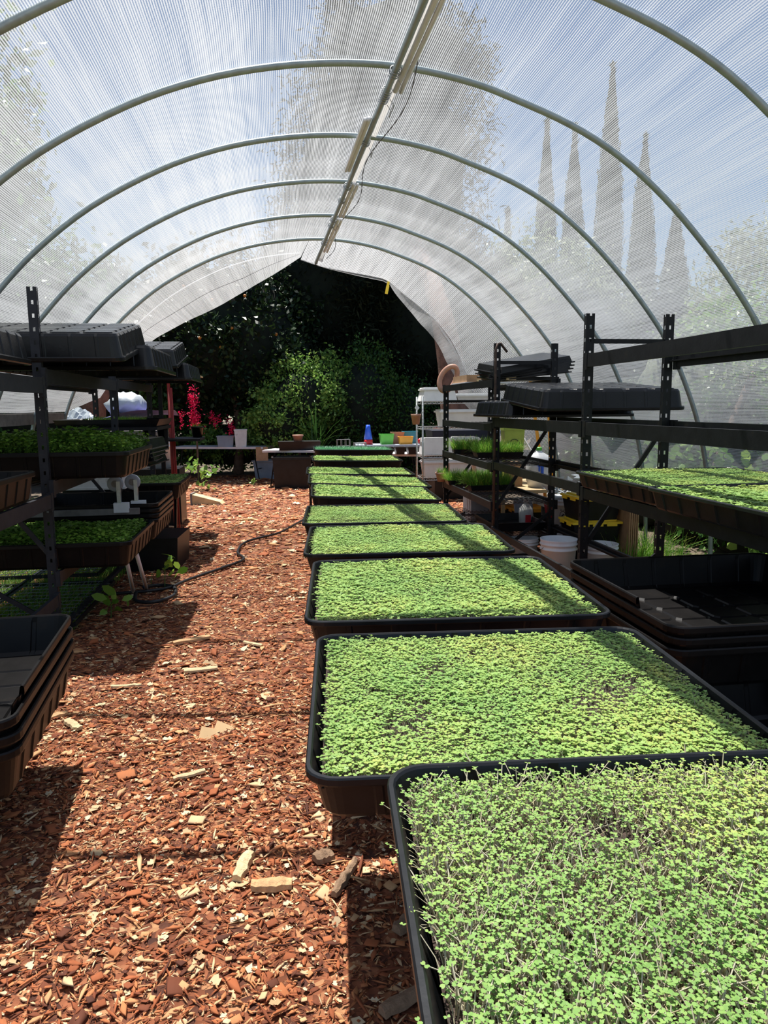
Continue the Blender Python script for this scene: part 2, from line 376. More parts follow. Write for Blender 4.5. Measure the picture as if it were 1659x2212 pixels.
batten(-1.2, 5.2, .055); batten(5.7, 6.9, -.045); batten(7.3, 8.5, .05); batten(8.65, 10.4, .05)
for Y in HOOPS[4:]+[5.25, 5.35, 7.9, 8.95]:
    m = MB()
    for k in range(3):
        c = Vector(rp(Y-.05+.035*k)); pts = [(c.x+.034*math.cos(a), c.y+.02*math.sin(a*1.), c.z+.034*math.sin(a)) for a in np.linspace(0, 2*PI, 12, endpoint=False)]
        m.tube(pts, .004, 5, closed=True)
    m.tube([(c.x+.03, c.y, c.z-.03), (c.x+.06, c.y+.02, c.z-.06), (c.x+.05, c.y+.05, c.z-.09)], .003, 4)
    m.build('wire_tie', 'wire', frame, True)
# sagging cord along the ridge on the right
MB().tube([rp(y, .12+.05*math.sin(y*2.6), -.005) for y in np.linspace(4.6, 10.9, 40)], .004, 5).build('cord', 'wire_dark', frame, True)
MB().box((3.735, -1.3, 1.28), (3.79, 10., 1.35)).build('side_rail', 'pipe', frame)['label'] = 'dark side rail at waist height on the right'
MB().box((-2.69, -1.3, 1.43), (-2.645, 9.95, 1.55)).build('side_board', 'wood_grey', frame)['label'] = 'weathered timber side board on the left'

def cloth():
    me = MB(); pr = [p for p in SP]
    # keep from the left board (z 1.5) to the right hem (z .33)
    li = next(i for i, p in enumerate(pr) if p[1] > 1.5); ri = max(i for i, p in enumerate(pr) if p[1] > .33)
    pr = pr[li:ri+1]
    arc = [0]
    for a, b in zip(pr, pr[1:]): arc.append(arc[-1]+math.hypot(b[0]-a[0], b[1]-a[1]))
    ys = [-1.3]
    while ys[-1] < 9.95: ys.append(min(9.95, ys[-1]+.125))
    cx, cz = .6, 1.0
    V = []; UV = []
    for y in ys:
        k = min(range(len(HOOPS)), key=lambda i: abs(HOOPS[i]-y)); d = abs(HOOPS[k]-y)/.62
        for i, (x, z) in enumerate(pr):
            sag = .022*min(1, d)**2
            t = arc[i]/arc[-1]
            wav = .01*math.sin(y*3.1+arc[i]*1.7)*min(1, d)
            if t > .93: wav += .03*math.sin(y*2.3)*(t-.93)/.07
            dx, dz = cx-x, cz-z; L = math.hypot(dx, dz)
            V.append((x+dx/L*(sag+wav-.004), y, z+dz/L*(sag+wav-.004))); UV.append((arc[i], y))
    n = len(pr); F = [(j*n+i, j*n+i+1, (j+1)*n+i+1, (j+1)*n+i) for j in range(len(ys)-1) for i in range(n-1)]
    m = bpy.data.meshes.new('shade_cloth'); m.from_pydata(V, [], F); m.update()
    u = m.uv_layers.new(name='UVMap'); idx = np.empty(len(m.loops), np.int32); m.loops.foreach_get('vertex_index', idx)
    u.data.foreach_set('uv', np.array(UV, np.float32)[idx].ravel())
    o = link('shade_cloth', m, None, 'cloth', True)
    tag(o, 'white knitted shade cloth stretched over the arched pipe hoops', 'shade cloth')
    return o
cl = cloth()
def flap(name, top, bot, n, k, ywave, lab):
    """hanging cloth between a top curve and a lower edge; top/bot functions of t -> (x,y,z)"""
    V = []; UV = []; m = bpy.data.meshes.new(name)
    for j in range(k+1):
        for i in range(n+1):
            t = i/n; s = j/k; a = Vector(top(t)); b = Vector(bot(t)); p = a.lerp(b, s)
            p.y += ywave*math.sin(s*7+t*5)*s+.05*math.sin(t*23)*s
            V.append(tuple(p)); UV.append((t*3.4, s*1.2+5))
    F = [(j*(n+1)+i, j*(n+1)+i+1, (j+1)*(n+1)+i+1, (j+1)*(n+1)+i) for j in range(k) for i in range(n)]
    m.from_pydata(V, [], F); m.update(); u = m.uv_layers.new(name='UVMap')
    for l in m.loops: u.data[l.index].uv = UV[l.vertex_index]
    o = link(name, m, cl, 'cloth', True); o['label'] = lab; return o
def polyl(pts):
    L = [0]
    for a, b in zip(pts, pts[1:]): L.append(L[-1]+(Vector(b)-Vector(a)).length)
    def f(t):
        d = t*L[-1]
        for i in range(len(pts)-1):
            if d <= L[i+1]+1e-9: return tuple(Vector(pts[i]).lerp(Vector(pts[i+1]), (d-L[i])/max(1e-9, L[i+1]-L[i])))
        return tuple(pts[-1])
    return f
def curve_between(xa, xb, y):
    return polyl([(x, y, z) for x, z in SP if min(xa, xb) <= x <= max(xa, xb) and z > 1.4])
lt = polyl([(x, 9.95, z) for x, z in SP if x < .45 and z > 1.5]+[(.5, 9.95, 3.755)])
lb = polyl([(-2.45, 11.0, 1.75), (-2.2, 11.15, 2.2), (-1.65, 11.2, 2.62), (-1.0, 11.25, 2.94), (-.35, 11.2, 3.27), (.1, 11.2, 3.55), (.42, 11.2, 3.74)])
rt0 = None
flap('end_flap', lt, lb, 48, 16, .03, 'left end flap of the cloth hanging below the arch')
rt = polyl([(.5, 9.95, 3.755)]+[(x, 9.95, z) for x, z in SP if x > .55 and z > .33])
rb = polyl([(.42, 11.2, 3.72), (.75, 11.25, 3.64), (1.2, 11.25, 3.55), (1.68, 11.2, 3.45), (2.13, 11.2, 3.12), (2.4, 11.2, 2.9), (2.66, 11.2, 2.56), (2.9, 11.2, 2.1), (3.05, 11.2, 1.7), (3.3, 11.0, 1.3), (3.6, 10.6, .8), (3.75, 10.2, .4)])
rd = polyl([(1.72, 11.22, 3.40), (2.0, 11.3, 3.05), (2.3, 11.3, 2.75), (2.55, 11.3, 2.4), (2.72, 11.3, 2.05), (2.82, 11.3, 1.72), (3.0, 11.3, 1.5)])
ru = polyl([(1.68, 11.2, 3.45), (2.13, 11.2, 3.12), (2.4, 11.2, 2.9), (2.66, 11.2, 2.56), (2.9, 11.2, 2.1), (3.05, 11.2, 1.7), (3.2, 11.1, 1.5)])
flap('end_flap', ru, rd, 30, 4, .02, 'folded grey strip hanging at the right side of the open end')
flap('end_flap', rt, rb, 48, 16, .03, 'right end flap of the cloth, folded and hanging below the arch')
rf = MB(); rf.tube([tuple(Vector(rb(t))+Vector((0, .0, .0))) for t in np.linspace(.0, 1, 40)], [.012+.02*abs(math.sin(t*9)) for t in np.linspace(0, 1, 40)], 7)
o = rf.build('rolled_hem', 'cloth', cl, True); o['label'] = 'bunched hem of the right end flap'
MB().tube([(x, 10.85, z-.012) for x, z in SP if -2.5 < x < .5 and z > 1.6], .007, 5).build('seam_tape', 'pvc', cl, True)
sx_ = MB(); sx_.grid(lambda u, v: (ridx(-1.3+12.4*v)+.0+.08*u, -1.3+12.4*v, 3.742-.02*u-.01), 3, 60)
o = sx_.build('ridge_overlap', 'seam', cl, True); o['label'] = 'pale doubled strip of cloth along the right of the ridge pipe'
# yellow clip
y = thing('spring_clamp', 'small yellow clamp pinching the end flap right of the ridge', 'clamp', (1.69, 11.18, 3.36))
MB().box((-.02, -.03, -.12), (.02, .0, .0), Matrix.Rotation(R(12), 4, 'Y')).build('handle', 'yellow', y)
MB().box((-.016, -.02, 0), (.016, .02, .06), Matrix.Rotation(R(12), 4, 'Y')).build('jaw', 'yellow', y)

# ------------------------------------------------------------------ ground
g = MB(); g.grid(lambda u, v: (-2.85+6.2*u, -1.5+19.5*v, 0), 4, 6)
tag(g.build('floor', 'ground'), None, None, kind='structure')
e = MB(); e.grid(lambda u, v: (-60+120*u, -20+110*v, -.012), 4, 4)
o = e.build('ground_outside', 'dirt'); tag(o, None, None, kind='structure')
def chip_proto(kind):
    if kind == 0: v = [(-.55, -.02, 0), (.1, -.2, 0), (.6, .08, 0), (-.05, .2, 0), (-.45, .0, .07), (.12, -.13, .12), (.48, .06, .06), (-.04, .14, .13)]
    elif kind == 1: v = [(-.7, -.03, 0), (.1, -.09, .02), (.72, -.01, 0), (-.1, .09, 0), (-.6, -.0, .05), (.1, -.05, .09), (.6, .01, .05), (-.1, .06, .09)]
    else: v = [(-.38, -.3, 0), (.4, -.34, 0), (.5, .2, 0), (-.3, .36, 0), (-.3, -.2, .08), (.34, -.26, .06), (.38, .14, .1), (-.26, .26, .07)]
    f = [(0, 3, 2, 1), (4, 5, 6, 7), (0, 1, 5, 4), (1, 2, 6, 5), (2, 3, 7, 6), (3, 0, 4, 7)]
    return (v, f, [0]*6)
leafp = ([(-.5, 0, 0), (-.2, -.3, .08), (.1, -.22, 0), (.2, -.4, .1), (.5, 0, .04), (.15, .35, .1), (0, .2, .02), (-.3, .28, .12)], [(0, 1, 2, 7), (2, 3, 4, 5), (2, 5, 6, 7)], [1]*3)
zones = [((-1.75, .9), (1.25, 4.2), 6000, .0255), ((-2.2, 1.9), (4.2, 8.), 2200, .031), ((-2.4, 3.3), (8., 12.5), 480, .06), ((-2.4, 3.3), (12.5, 17.5), 240, .08), ((1., 3.3), (4.2, 8.), 250, .05)]
P_, S_ = [], []
for (xa, xb), (ya, yb), dens, sz in zones:
    n = int((xb-xa)*(yb-ya)*dens); p = np.column_stack([rng.uniform(xa, xb, n), rng.uniform(ya, yb, n), rng.uniform(-.002, .012, n)])
    P_.append(p); S_.append(sz*np.exp(rng.normal(-.3, .52, n)))
P_ = np.concatenate(P_); S_ = np.concatenate(S_); n = len(P_)
wh = rng.choice(4, n, p=[.34, .47, .13, .06])
mt = rotz(rng.uniform(0, 2*PI, n)) @ rotx(rng.normal(0, .28, n)) @ rotz(rng.normal(0, .3, n))*S_[:, None, None]
me = scatter('bark_mulch', [chip_proto(0), chip_proto(1), chip_proto(2), leafp], wh, P_, mt)
o = link('bark_mulch', me, None, ['chips', 'dry_leaf']); tag(o, 'orange-brown shredded bark mulch covering the path', 'mulch', kind='stuff')
# countable wood pieces lying on the mulch
def piece(x, y, L, W, a, mat, lab, cat='wood piece', z=.012, hh=.022):
    m = MB(); n = 9; loops = []
    for i in range(n):
        t = i/(n-1); wv = W*(.62+.38*math.sin(PI*(.12+.76*t)))*random.uniform(.85, 1.1); c = random.uniform(-.08, .08)*W
        h = hh*random.uniform(.75, 1.1)
        loops.append([(L*(t-.5), c-wv/2, 0), (L*(t-.5), c+wv/2, 0), (L*(t-.5), c+wv*.42, h), (L*(t-.5), c, h*1.2), (L*(t-.5), c-wv*.4, h*.85)])
    m.loft(loops)
    o = m.build('wood_piece', mat); o.location = (x, y, z); o.rotation_euler = (R(random.uniform(-5, 5)), 0, R(a)); return tag(o, lab, cat, 'larger wood pieces on the mulch')
piece(-.16, 2.42, .15, .05, 74, 'chunk_pale', 'pale splintered wood piece standing out upright in the photo on the sunlit mulch')
piece(-.06, 2.30, .135, .055, -5, 'chunk', 'short flat wood block with a dark knot, lying crosswise on the sunlit mulch')
piece(.12, 2.43, .07, .06, 30, 'chunk_dark', 'roundish pale brown flake beside the shade line of the trays')
piece(.185, 2.30, .19, .03, 62, 'chunk_dark', 'long grey stick lying across the edge of the tray shadow')
piece(.30, 1.76, .16, .045, 30, 'chunk_dark', 'dark flat wood piece in the shadow beside the nearest tray')
piece(.36, 2.06, .12, .05, 40, 'chunk_dark', 'shaded brown bark slab near the corner under the nearest trays')
piece(-1.2, 3.86, .16, .04, 35, 'chunk', 'tan wood sliver in the shade beside the black tray stack', hh=.015)
piece(-1.06, 3.74, .15, .045, -52, 'chunk_pale', 'greyish wood strip in the shade below the black tray stack', hh=.015)
piece(-.42, 3.12, .14, .03, 22, 'chunk_pale', 'light slanted wood sliver in the middle of the sunlit path', hh=.012)
piece(-.62, 5.05, .26, .05, 24, 'chunk', 'reddish bark slab at the edge of the far rack shadow', hh=.02)
piece(-.5, 4.45, .2, .045, 8, 'chunk_pale', 'pale split wood piece lying on the path past the rack shadow', hh=.015)
piece(-.9, 4.25, .17, .03, 0, 'chunk_pale', 'thin pale wood strip near the left black trays', hh=.012)
piece(-.2, 4.9, .16, .035, -38, 'chunk_pale', 'light wood sliver on the right half of the path before the hose', hh=.012)
# knot of the block
# small wooden ramp / board far down the path
wb = thing('wooden_wedge', 'small wooden box end lying on the far path near the left racks', 'board', (-1.42, 12.5, 0), (0, 0, R(-8)))
MB().add([(0, 0, 0), (.5, 0, 0), (.5, .25, 0), (0, .25, 0), (0, 0, .17), (.45, 0, .05), (.45, .25, .05), (0, .25, .17)], [(0, 3, 2, 1), (4, 5, 6, 7), (0, 1, 5, 4), (1, 2, 6, 5), (2, 3, 7, 6), (3, 0, 4, 7)]).build('board', 'wood', wb)
MB().box((-.03, -.01, 0), (0, .26, .19)).build('end_board', 'wood_grey', wb)

# ------------------------------------------------------------------ trays
def rrect(w, l, r, off, nribx=6, nriby=6):
    pts = []; hw, hl = w/2, l/2
    sides = [((-hw+r, -hl), (hw-r, -hl), (0, -1), nribx), ((hw, -hl+r), (hw, hl-r), (1, 0), nriby), ((hw-r, hl), (-hw+r, hl), (0, 1), nribx), ((-hw, hl-r), (-hw, -hl+r), (-1, 0), nriby)]
    cs = [((hw-r, -hl+r), -90), ((hw-r, hl-r), 0), ((-hw+r, hl-r), 90), ((-hw+r, -hl+r), 180)]
    for (a, b, nrm, nr), (c, a0) in zip(sides, cs):
        L = math.hypot(b[0]-a[0], b[1]-a[1])
        for k in range(nr):
            t0 = (k+.5)/nr
            for dt, o in ((-.013, 0), (-.008, 1), (.008, 1), (.013, 0)):
                t = t0+dt/L; pts.append((a[0]+(b[0]-a[0])*t+nrm[0]*off*o, a[1]+(b[1]-a[1])*t+nrm[1]*off*o))
        for k in range(6):
            an = R(a0+90*k/5); pts.append((c[0]+r*math.cos(an), c[1]+r*math.sin(an)))
    return pts
def tray_mb(w=1.17, l=1.07, h=.18, pads=False, outpads=False, cut=None):
    m = MB()
    spec = [(.10, 0, 0), (.078, .018, 1), (.034, h-.03, 1), (.004, h-.032, 0), (0, h-.026, 0), (0, h-.006, 0), (.006, h, 0), (.022, h+.001, 0), (.03, h-.006, 0), (.04, h-.03, .6), (.088, .026, .6), (.11, .010, 0)]
    loops = [[(x, y, z) for x, y in rrect(w-i, l-i, max(.03, .075-i*.3), .006*k)] for i, z, k in spec]
    m.loft(loops)
    def padset(z, dz, nx, ny, ww, ll):
        sx, sy = ww/nx, ll/ny
        for i in range(nx):
            for j in range(ny):
                cx, cy = -ww/2+sx*(i+.5), -ll/2+sy*(j+.5); a, b = sx/2-.008, sy/2-.008
                ang = 0
                A = [(cx-a, cy-b+.02), (cx-a+.02, cy-b), (cx+a-.02, cy-b), (cx+a, cy-b+.02), (cx+a, cy+b-.02), (cx+a-.02, cy+b), (cx-a+.02, cy+b), (cx-a, cy+b-.02)]
                B = [(cx+(x-cx)*.93, cy+(y-cy)*.93) for x, y in A]
                lo = [(x, y, z) for x, y in A]; hi = [(x, y, z+dz) for x, y in B]
                if dz < 0: lo.reverse(); hi.reverse()
                m.loft([lo, hi], capa=False)
    if pads: padset(.010, .007, 5, 5, w-.2, l-.2)
    if outpads: padset(0, -.009, 5, 6, w-.13, l-.13)
    if cut:
        keep = []
        for f in m.f:
            c = sum((Vector(m.v[i]) for i in f), Vector())/len(f)
            if not cut(c): keep.append(f)
        m.f = keep
    return m
HT = .18
def seedling_proto(L, leaf, lean, tall):
    """stem with a pair of heart-shaped seed leaves"""
    v = []; f = []; mi = []
    r = .0009 if not tall else .0010
    path = [(0, 0, 0), (lean*.35, 0, L*.5), (lean, 0, L)]
    for x, yy, z in path:
        for k in range(3): a = 2*PI*k/3; v.append((x+r*math.cos(a), yy+r*math.sin(a), z))
    for i in range(2):
        for k in range(3): f.append((i*3+k, i*3+(k+1) % 3, (i+1)*3+(k+1) % 3, (i+1)*3+k)); mi.append(1)
    heart = [(0, 0), (.42, .28), (.5, .7), (.27, .98), (0, .84), (-.27, .98), (-.5, .7), (-.42, .28)]
    for sgn, up, sc_ in ((1, .25, 1.), (-1, .12, .88)):
        b = len(v)
        for x, yv in heart:
            v.append((lean+x*leaf*sc_, sgn*yv*leaf*sc_, L+yv*leaf*up+abs(x)*leaf*.22))
        f.append(tuple(b+k for k in (range(8) if sgn > 0 else reversed(range(8))))); mi.append(0)
    return (v, f, mi)
def bed_positions(n, w, l, z, gaps=.0, seed=0):
    r_ = np.random.default_rng(seed)
    p = np.column_stack([r_.uniform(-w/2, w/2, n), r_.uniform(-l/2, l/2, n), np.full(n, z)])
    if gaps:
        q = np.zeros(n)
        for k in range(7):
            a = r_.uniform(0, 2*PI); fr = r_.uniform(5, 16); q += np.sin(fr*(p[:, 0]*math.cos(a)+p[:, 1]*math.sin(a))+r_.uniform(0, 6))
        keep = (q/7 > -.42) | (r_.uniform(0, 1, n) > gaps)
        p = p[keep]
    return p
def seedlings(name, n, w, l, z, L, leaf, mats, gaps=.5, seed=1, tall=False, lean=.006, dome=0.):
    p = bed_positions(n, w, l, z, gaps, seed); n = len(p)
    pr = [seedling_proto(L, leaf, lean*k, tall) for k in (.4, 1., 1.8, 3.)]
    s = np.clip(rng.normal(1, .2 if tall else .13, n), .5, 1.4)
    # low-frequency height swell
    s *= 1+.1*np.sin(p[:, 0]*7+seed)*np.cos(p[:, 1]*6+seed*2)
    if dome: s *= 1-dome*np.maximum(np.abs(p[:, 0])/(w/2), np.abs(p[:, 1])/(l/2))**4
    m3 = rotz(rng.uniform(0, 2*PI, n)) @ rotx(rng.normal(0, .16, n))*s[:, None, None]
    return scatter(name, pr, rng.choice(4, n, p=[.4, .3, .2, .1]), p, m3)
W1, L1 = 1.17, 1.07
ME = {}
ME['bed_a'] = seedlings('seedlings', 18500, W1-.09, L1-.09, .112, .052, .0086, None, .55, 3)
ME['bed_b'] = seedlings('seedlings', 15000, W1-.09, L1-.09, .12, .05, .0108, None, .3, 8)
ME['bed_c'] = seedlings('seedlings', 5500, W1-.10, L1-.10, .12, .045, .0195, None, .2, 5)
ME['bed_tall'] = seedlings('seedlings', 26000, W1-.085, L1-.085, .095, .064, .0054, None, .7, 4, True, .02)
for k in ('bed_a', 'bed_b', 'bed_c'):
    for mm in ('seed', 'stem'): ME[k].materials.append(M[mm])
for mm in ('seed_tall', 'stem'): ME['bed_tall'].materials.append(M[mm])
def blades(name, n, w, l, z, L, wd, seed, mats=('blade',), spread=.35, nseg=3, clump=None):
    prs = []
    for bend in (.1, .35, .7):
        v = []; f = []
        for i in range(nseg+1):
            t = i/nseg; ww = wd*(1-t*.85); v += [(-ww/2, bend*L*t*t, L*t*(1-.25*bend*t)), (ww/2, bend*L*t*t, L*t*(1-.25*bend*t))]
        for i in range(nseg): f.append((2*i, 2*i+1, 2*i+3, 2*i+2))
        prs.append((v, f, [0]*nseg))
    r_ = np.random.default_rng(seed)
    p = np.column_stack([r_.uniform(-w/2, w/2, n), r_.uniform(-l/2, l/2, n), np.full(n, z)])
    s = r_.uniform(.55, 1.15, n)
    out = np.hypot(p[:, 0]/(w/2), p[:, 1]/(l/2)); a = np.arctan2(p[:, 1], p[:, 0])
    ang = a-PI/2+r_.normal(0, 1.1, n)
    m3 = rotz(ang) @ rotx(-np.abs(r_.normal(0, .12, n))-spread*out*r_.uniform(0, 1, n))*s[:, None, None]
    m_ = scatter(name, prs, r_.choice(3, n), p, m3)
    for mm in mats: m_.materials.append(M[mm])
    return m_
def broad(name, n, w, l, z, L, leaf, seed, mats=('pea', 'pea_stem')):
    prs = []
    for k in range(3):
        v = []; f = []; mi = []
        lean = .01*k
        for x, zz in ((0, 0), (lean, L)):
            for q in range(3): a = 2*PI*q/3; v.append((x+.0012*math.cos(a), .0012*math.sin(a), zz))
        for q in range(3): f.append((q, (q+1) % 3, 3+(q+1) % 3, 3+q)); mi.append(1)
        for j in range(4):
            a = j*2.4+k; zb = L*(.55+.15*j); b = len(v)
            for x, yv in [(0, 0), (.4, .3), (.42, .7), (0, 1.0), (-.42, .7), (-.4, .3)]:
                X = x*leaf; Y = yv*leaf; v.append((lean+X*math.cos(a)-Y*math.sin(a), X*math.sin(a)+Y*math.cos(a), zb+yv*leaf*.35+abs(x)*leaf*.3))
            f.append(tuple(range(b, b+6))); mi.append(0)
        prs.append((v, f, mi))
    p = bed_positions(n, w, l, z, .1, seed); n = len(p)
    r_ = np.random.default_rng(seed+1); s = r_.uniform(.6, 1.2, n)
    s *= 1.05-.35*np.maximum(np.abs(p[:, 0])/(w/2), np.abs(p[:, 1])/(l/2))**3
    s *= 1+.15*np.sin(p[:, 0]*9)*np.cos(p[:, 1]*8)
    m3 = rotz(r_.uniform(0, 2*PI, n)) @ rotx(r_.normal(0, .25, n))*s[:, None, None]
    m_ = scatter(name, prs, r_.choice(3, n), p, m3)
    for mm in mats: m_.materials.append(M[mm])
    return m_
ME['pea'] = broad('leafy_greens', 4200, W1-.10, L1-.10, .10, .17, .028, 21)
ME['pea_low'] = broad('leafy_greens', 3600, W1-.12, L1-.12, .12, .075, .026, 23)
ME['blue_bed'] = blades('grassy_seedlings', 5000, W1-.1, L1-.1, .12, .085, .006, 33, ('blade_blue',), .15)

tray_plain = tray_mb(); me_tray = bpy.data.meshes.new('basin'); me_tray.from_pydata(tray_plain.v, [], tray_plain.f); me_tray.materials.append(M['tray'])
me_basin = {'tray': mesh_of(tray_mb(pads=False), 'tray', 'basin'), 'tray_dusty': mesh_of(tray_mb(outpads=True), 'tray_dusty', 'basin'), 'empty': mesh_of(tray_mb(pads=True), 'tray_brown', 'basin'), 'brown': mesh_of(tray_mb(pads=True), 'tray_brown', 'basin')}
sm = MB(); sm.grid(lambda u, v: ((u-.5)*(W1-.075), (v-.5)*(L1-.075), .118+.003*math.sin(u*40)*math.cos(v*37)), 12, 12); me_soil = mesh_of(sm, 'soil', 'soil')
def tray(label, loc, rz=0, bed=None, base='tray', rot=None, group=None, sx=1., sy=1., name='seedling_tray', cat='tray', sz=1.):
    """loc = bottom centre"""
    t = thing(name, label, cat, loc, rot or (0, 0, R(rz)), group); t.scale = (sx, sy, sz)
    def p(nm, me): o = bpy.data.objects.new(nm, me); col.objects.link(o); o.parent = t; return o
    p('basin', me_basin[base])
    if bed:
        s = p('soil', me_soil); s.location.z = -.015 if bed == 'bed_tall' else 0.
        g_ = p(ME[bed].name.split('.')[0], ME[bed]); g_['kind'] = 'stuff'
    return t
GRP = 'seedling trays in the long bright row'
ROW = [ # centre x, y, rim z, rot, w, l, bed, roll, label
 (.765, .795, .87, -4.2, 1.22, 1.16, 'bed_tall', 0, 'nearest black tray of leggy pale green seedlings, cut off by the bottom right corner'),
 (.66, 2.02, .785, -4.6, 1.165, 1.06, 'bed_a', 0, 'wide black tray of dense green seedlings with bare brown patches, second from the camera'),
 (.722, 3.22, .80, -4.6, 1.20, 1.14, 'bed_b', 0, 'black tray of bright green seedlings, third from the camera, beside the black tray stack'),
 (.755, 4.43, .80, -4.8, 1.19, 1.0, 'bed_b', 0, 'black tray of green seedlings with dark back wall showing, fourth from the camera'),
 (.77, 5.51, .80, -4.6, 1.165, .97, 'bed_a', 0, 'black tray of green seedlings, fifth from the camera'),
 (.85, 6.68, .828, -3., 1.13, 1.0, 'bed_c', 2.8, 'tilted black tray of green seedlings with a tall dark front wall, sixth from the camera'),
 (.93, 7.75, .828, -3., 1.25, 1.0, 'bed_c', 2.8, 'black tray of yellow-green seedlings directly behind the tilted tray'),
 (.97, 8.9, .83, -3., 1.27, .98, 'bed_c', 1.5, 'black tray of bright green seedlings, third from the far end of the row'),
 (1.06, 10.1, .90, -2., 1.2, .98, 'bed_c', 1., 'black tray with a thin strip of green showing, second from the far end'),
 (1.14, 11.3, .97, -2., 1.2, .98, 'blue_bed', 1., 'farthest raised tray of grassy bluish green shoots at the end of the row'),
]
RS = .66
for x, y_, zr, rz, w_, l_, bed, roll, lab in ROW:
    tray(lab, (x, y_, zr-HT*RS), 0, bed, 'tray', (0, R(roll), R(rz)), GRP, w_/W1, l_/L1, sz=RS)
bench = thing('tray_bench', 'low dark metal bench carrying the row of seedling trays', 'bench', (0, 0, 0))
for xx in (.5, 1.2): MB().bar((xx-.05, .5, .625), (xx+.12, 11.8, .625), .04).build('rail', 'steel', bench)
for yy in (.9, 3., 4.9, 7.2, 9.4, 11.6):
    for xx in (.5, 1.2): MB().box((xx-.02, yy-.02, 0), (xx+.02, yy+.02, .605)).build('leg', 'steel', bench)
    MB().box((.45, yy-.02, .565), (1.3, yy+.02, .605)).build('crossbar', 'steel', bench)
for (x, y_, zr, rz, w_, l_, bed, roll, lab) in ROW:
    zt = zr-HT*RS-.012
    if zt > .67:
        for dx in (-.3, .3): MB().box((x+dx-.05, y_-.3, .645), (x+dx+.05, y_+.3, zt-(.02 if roll and dx > 0 else 0))).build('support_block', 'wood_grey', bench)

# empty stacks
def broken(cutf, base_mat):
    return mesh_of(tray_mb(pads=True, cut=cutf), base_mat, 'basin')
def stack(n, x, y, zrim_top, dz, mat, labs, grp, rz=0, sx=1., sy=1., cutmesh=None, jitter=.006):
    for k in range(n):
        z = zrim_top-HT-dz*k
        base = mat
        t = tray(labs[k], (x+random.uniform(-jitter, jitter), y+random.uniform(-jitter, jitter), z), rz+random.uniform(-.5, .5), None, base, None, grp, sx, sy, 'empty_tray')
        if k == 0 and cutmesh: t.children[0].data = cutmesh
cutR = broken(lambda c: (c.y < -.30 and c.x > -.22 and c.x < .2 and c.z > .09) or (c.y < -.42 and -.34 < c.x < .25 and c.z > .05), 'tray')
cutRf = broken(lambda c: c.z > .03 and ((c.x < -.5 and -.47 < c.y < -.28) or (c.y < -.4)), 'tray_brown')
stack(4, 2.14, 3.24, .755, .048, 'empty', ['empty black tray with a broken-off rim corner, topmost of the stack on the right', 'empty black tray second from the top in the stack on the right', 'empty black tray third from the top in the stack on the right', 'lowest empty black tray of the stack on the right'], 'nested empty trays on the right', 0, 1., 1.06, cutRf)
sp_ = MB(); sp_.box((1.62, 2.75, .0), (2.66, 3.75, .40)); 
st_ = thing('tray_stand', 'dark stand carrying the stack of empty trays on the right', 'stand', (0, 0, 0))
MB().box((1.66, 2.8, .37), (2.64, 3.7, .42)).build('top', 'steel', st_)
for a in (1.7, 2.58):
    for b in (2.84, 3.66): MB().box((a-.02, b-.02, 0), (a+.02, b+.02, .37)).build('leg', 'steel', st_)
tray('empty black tray lying low at the right edge below the stack of trays', (2.22, 2.3, .36-HT+.08), 4, None, 'brown', None, None, 1., .9, 'empty_tray')
MB_low = thing('low_stand', 'dark low support under the tray at the right edge', 'stand', (2.22, 2.3, 0))
for a in (-.4, .4): MB().box((a-.06, -.35, 0), (a+.06, .35, .255)).build('block', 'wood_grey', MB_low)
cutL = broken(lambda c: c.z > .06 and c.y < -.44 and c.x > .35 or (c.z > .12 and c.y < -.36 and c.x > .5), 'tray_brown')
stack(4, -1.485, 2.89, .67, .055, 'brown', ['empty black tray with a broken near corner, topmost of the stack on the left', 'empty black tray second from the top in the left foreground stack', 'empty black tray third from the top in the left foreground stack', 'lowest empty black tray of the left foreground stack'], 'nested empty trays in the left foreground', 4.5, 1., 1.03, cutL)
ls_ = thing('tray_stand', 'dark support hidden under the left foreground tray stack', 'stand', (-1.5, 2.89, 0))
for a in (-.25, .2): MB().box((a-.08, -.35, 0), (a+.08, .35, .315)).build('block', 'steel', ls_)

# ------------------------------------------------------------------ shelving
def plate(w, hgt, T, pitch=.05, hw=.011, hh=.018, t=.003):
    """perforated steel plate in its xz plane"""
    m = MB(); m.box((-w/2, 0, 0), (-hw/2, t, hgt), T); m.box((hw/2, 0, 0), (w/2, t, hgt), T)
    z = .0
    while z < hgt-.001:
        z1 = min(z+pitch-hh, hgt); m.box((-hw/2, 0, z), (hw/2, t, z1), T); z = z1+hh
    return m
def post_mesh(hgt, w=.056, d=.038):
    m = MB()
    a = plate(w, hgt, None, .085, .015, .026); m.add(a.v, a.f)
    b = plate(d, hgt, Matrix.Translation((-w/2, d/2, 0)) @ Matrix.Rotation(R(90), 4, 'Z'), .085, .015, .026); m.add(b.v, b.f)
    b = plate(d, hgt, Matrix.Translation((w/2, d/2, 0)) @ Matrix.Rotation(R(90), 4, 'Z'), .085, .015, .026); m.add(b.v, b.f)
    return m
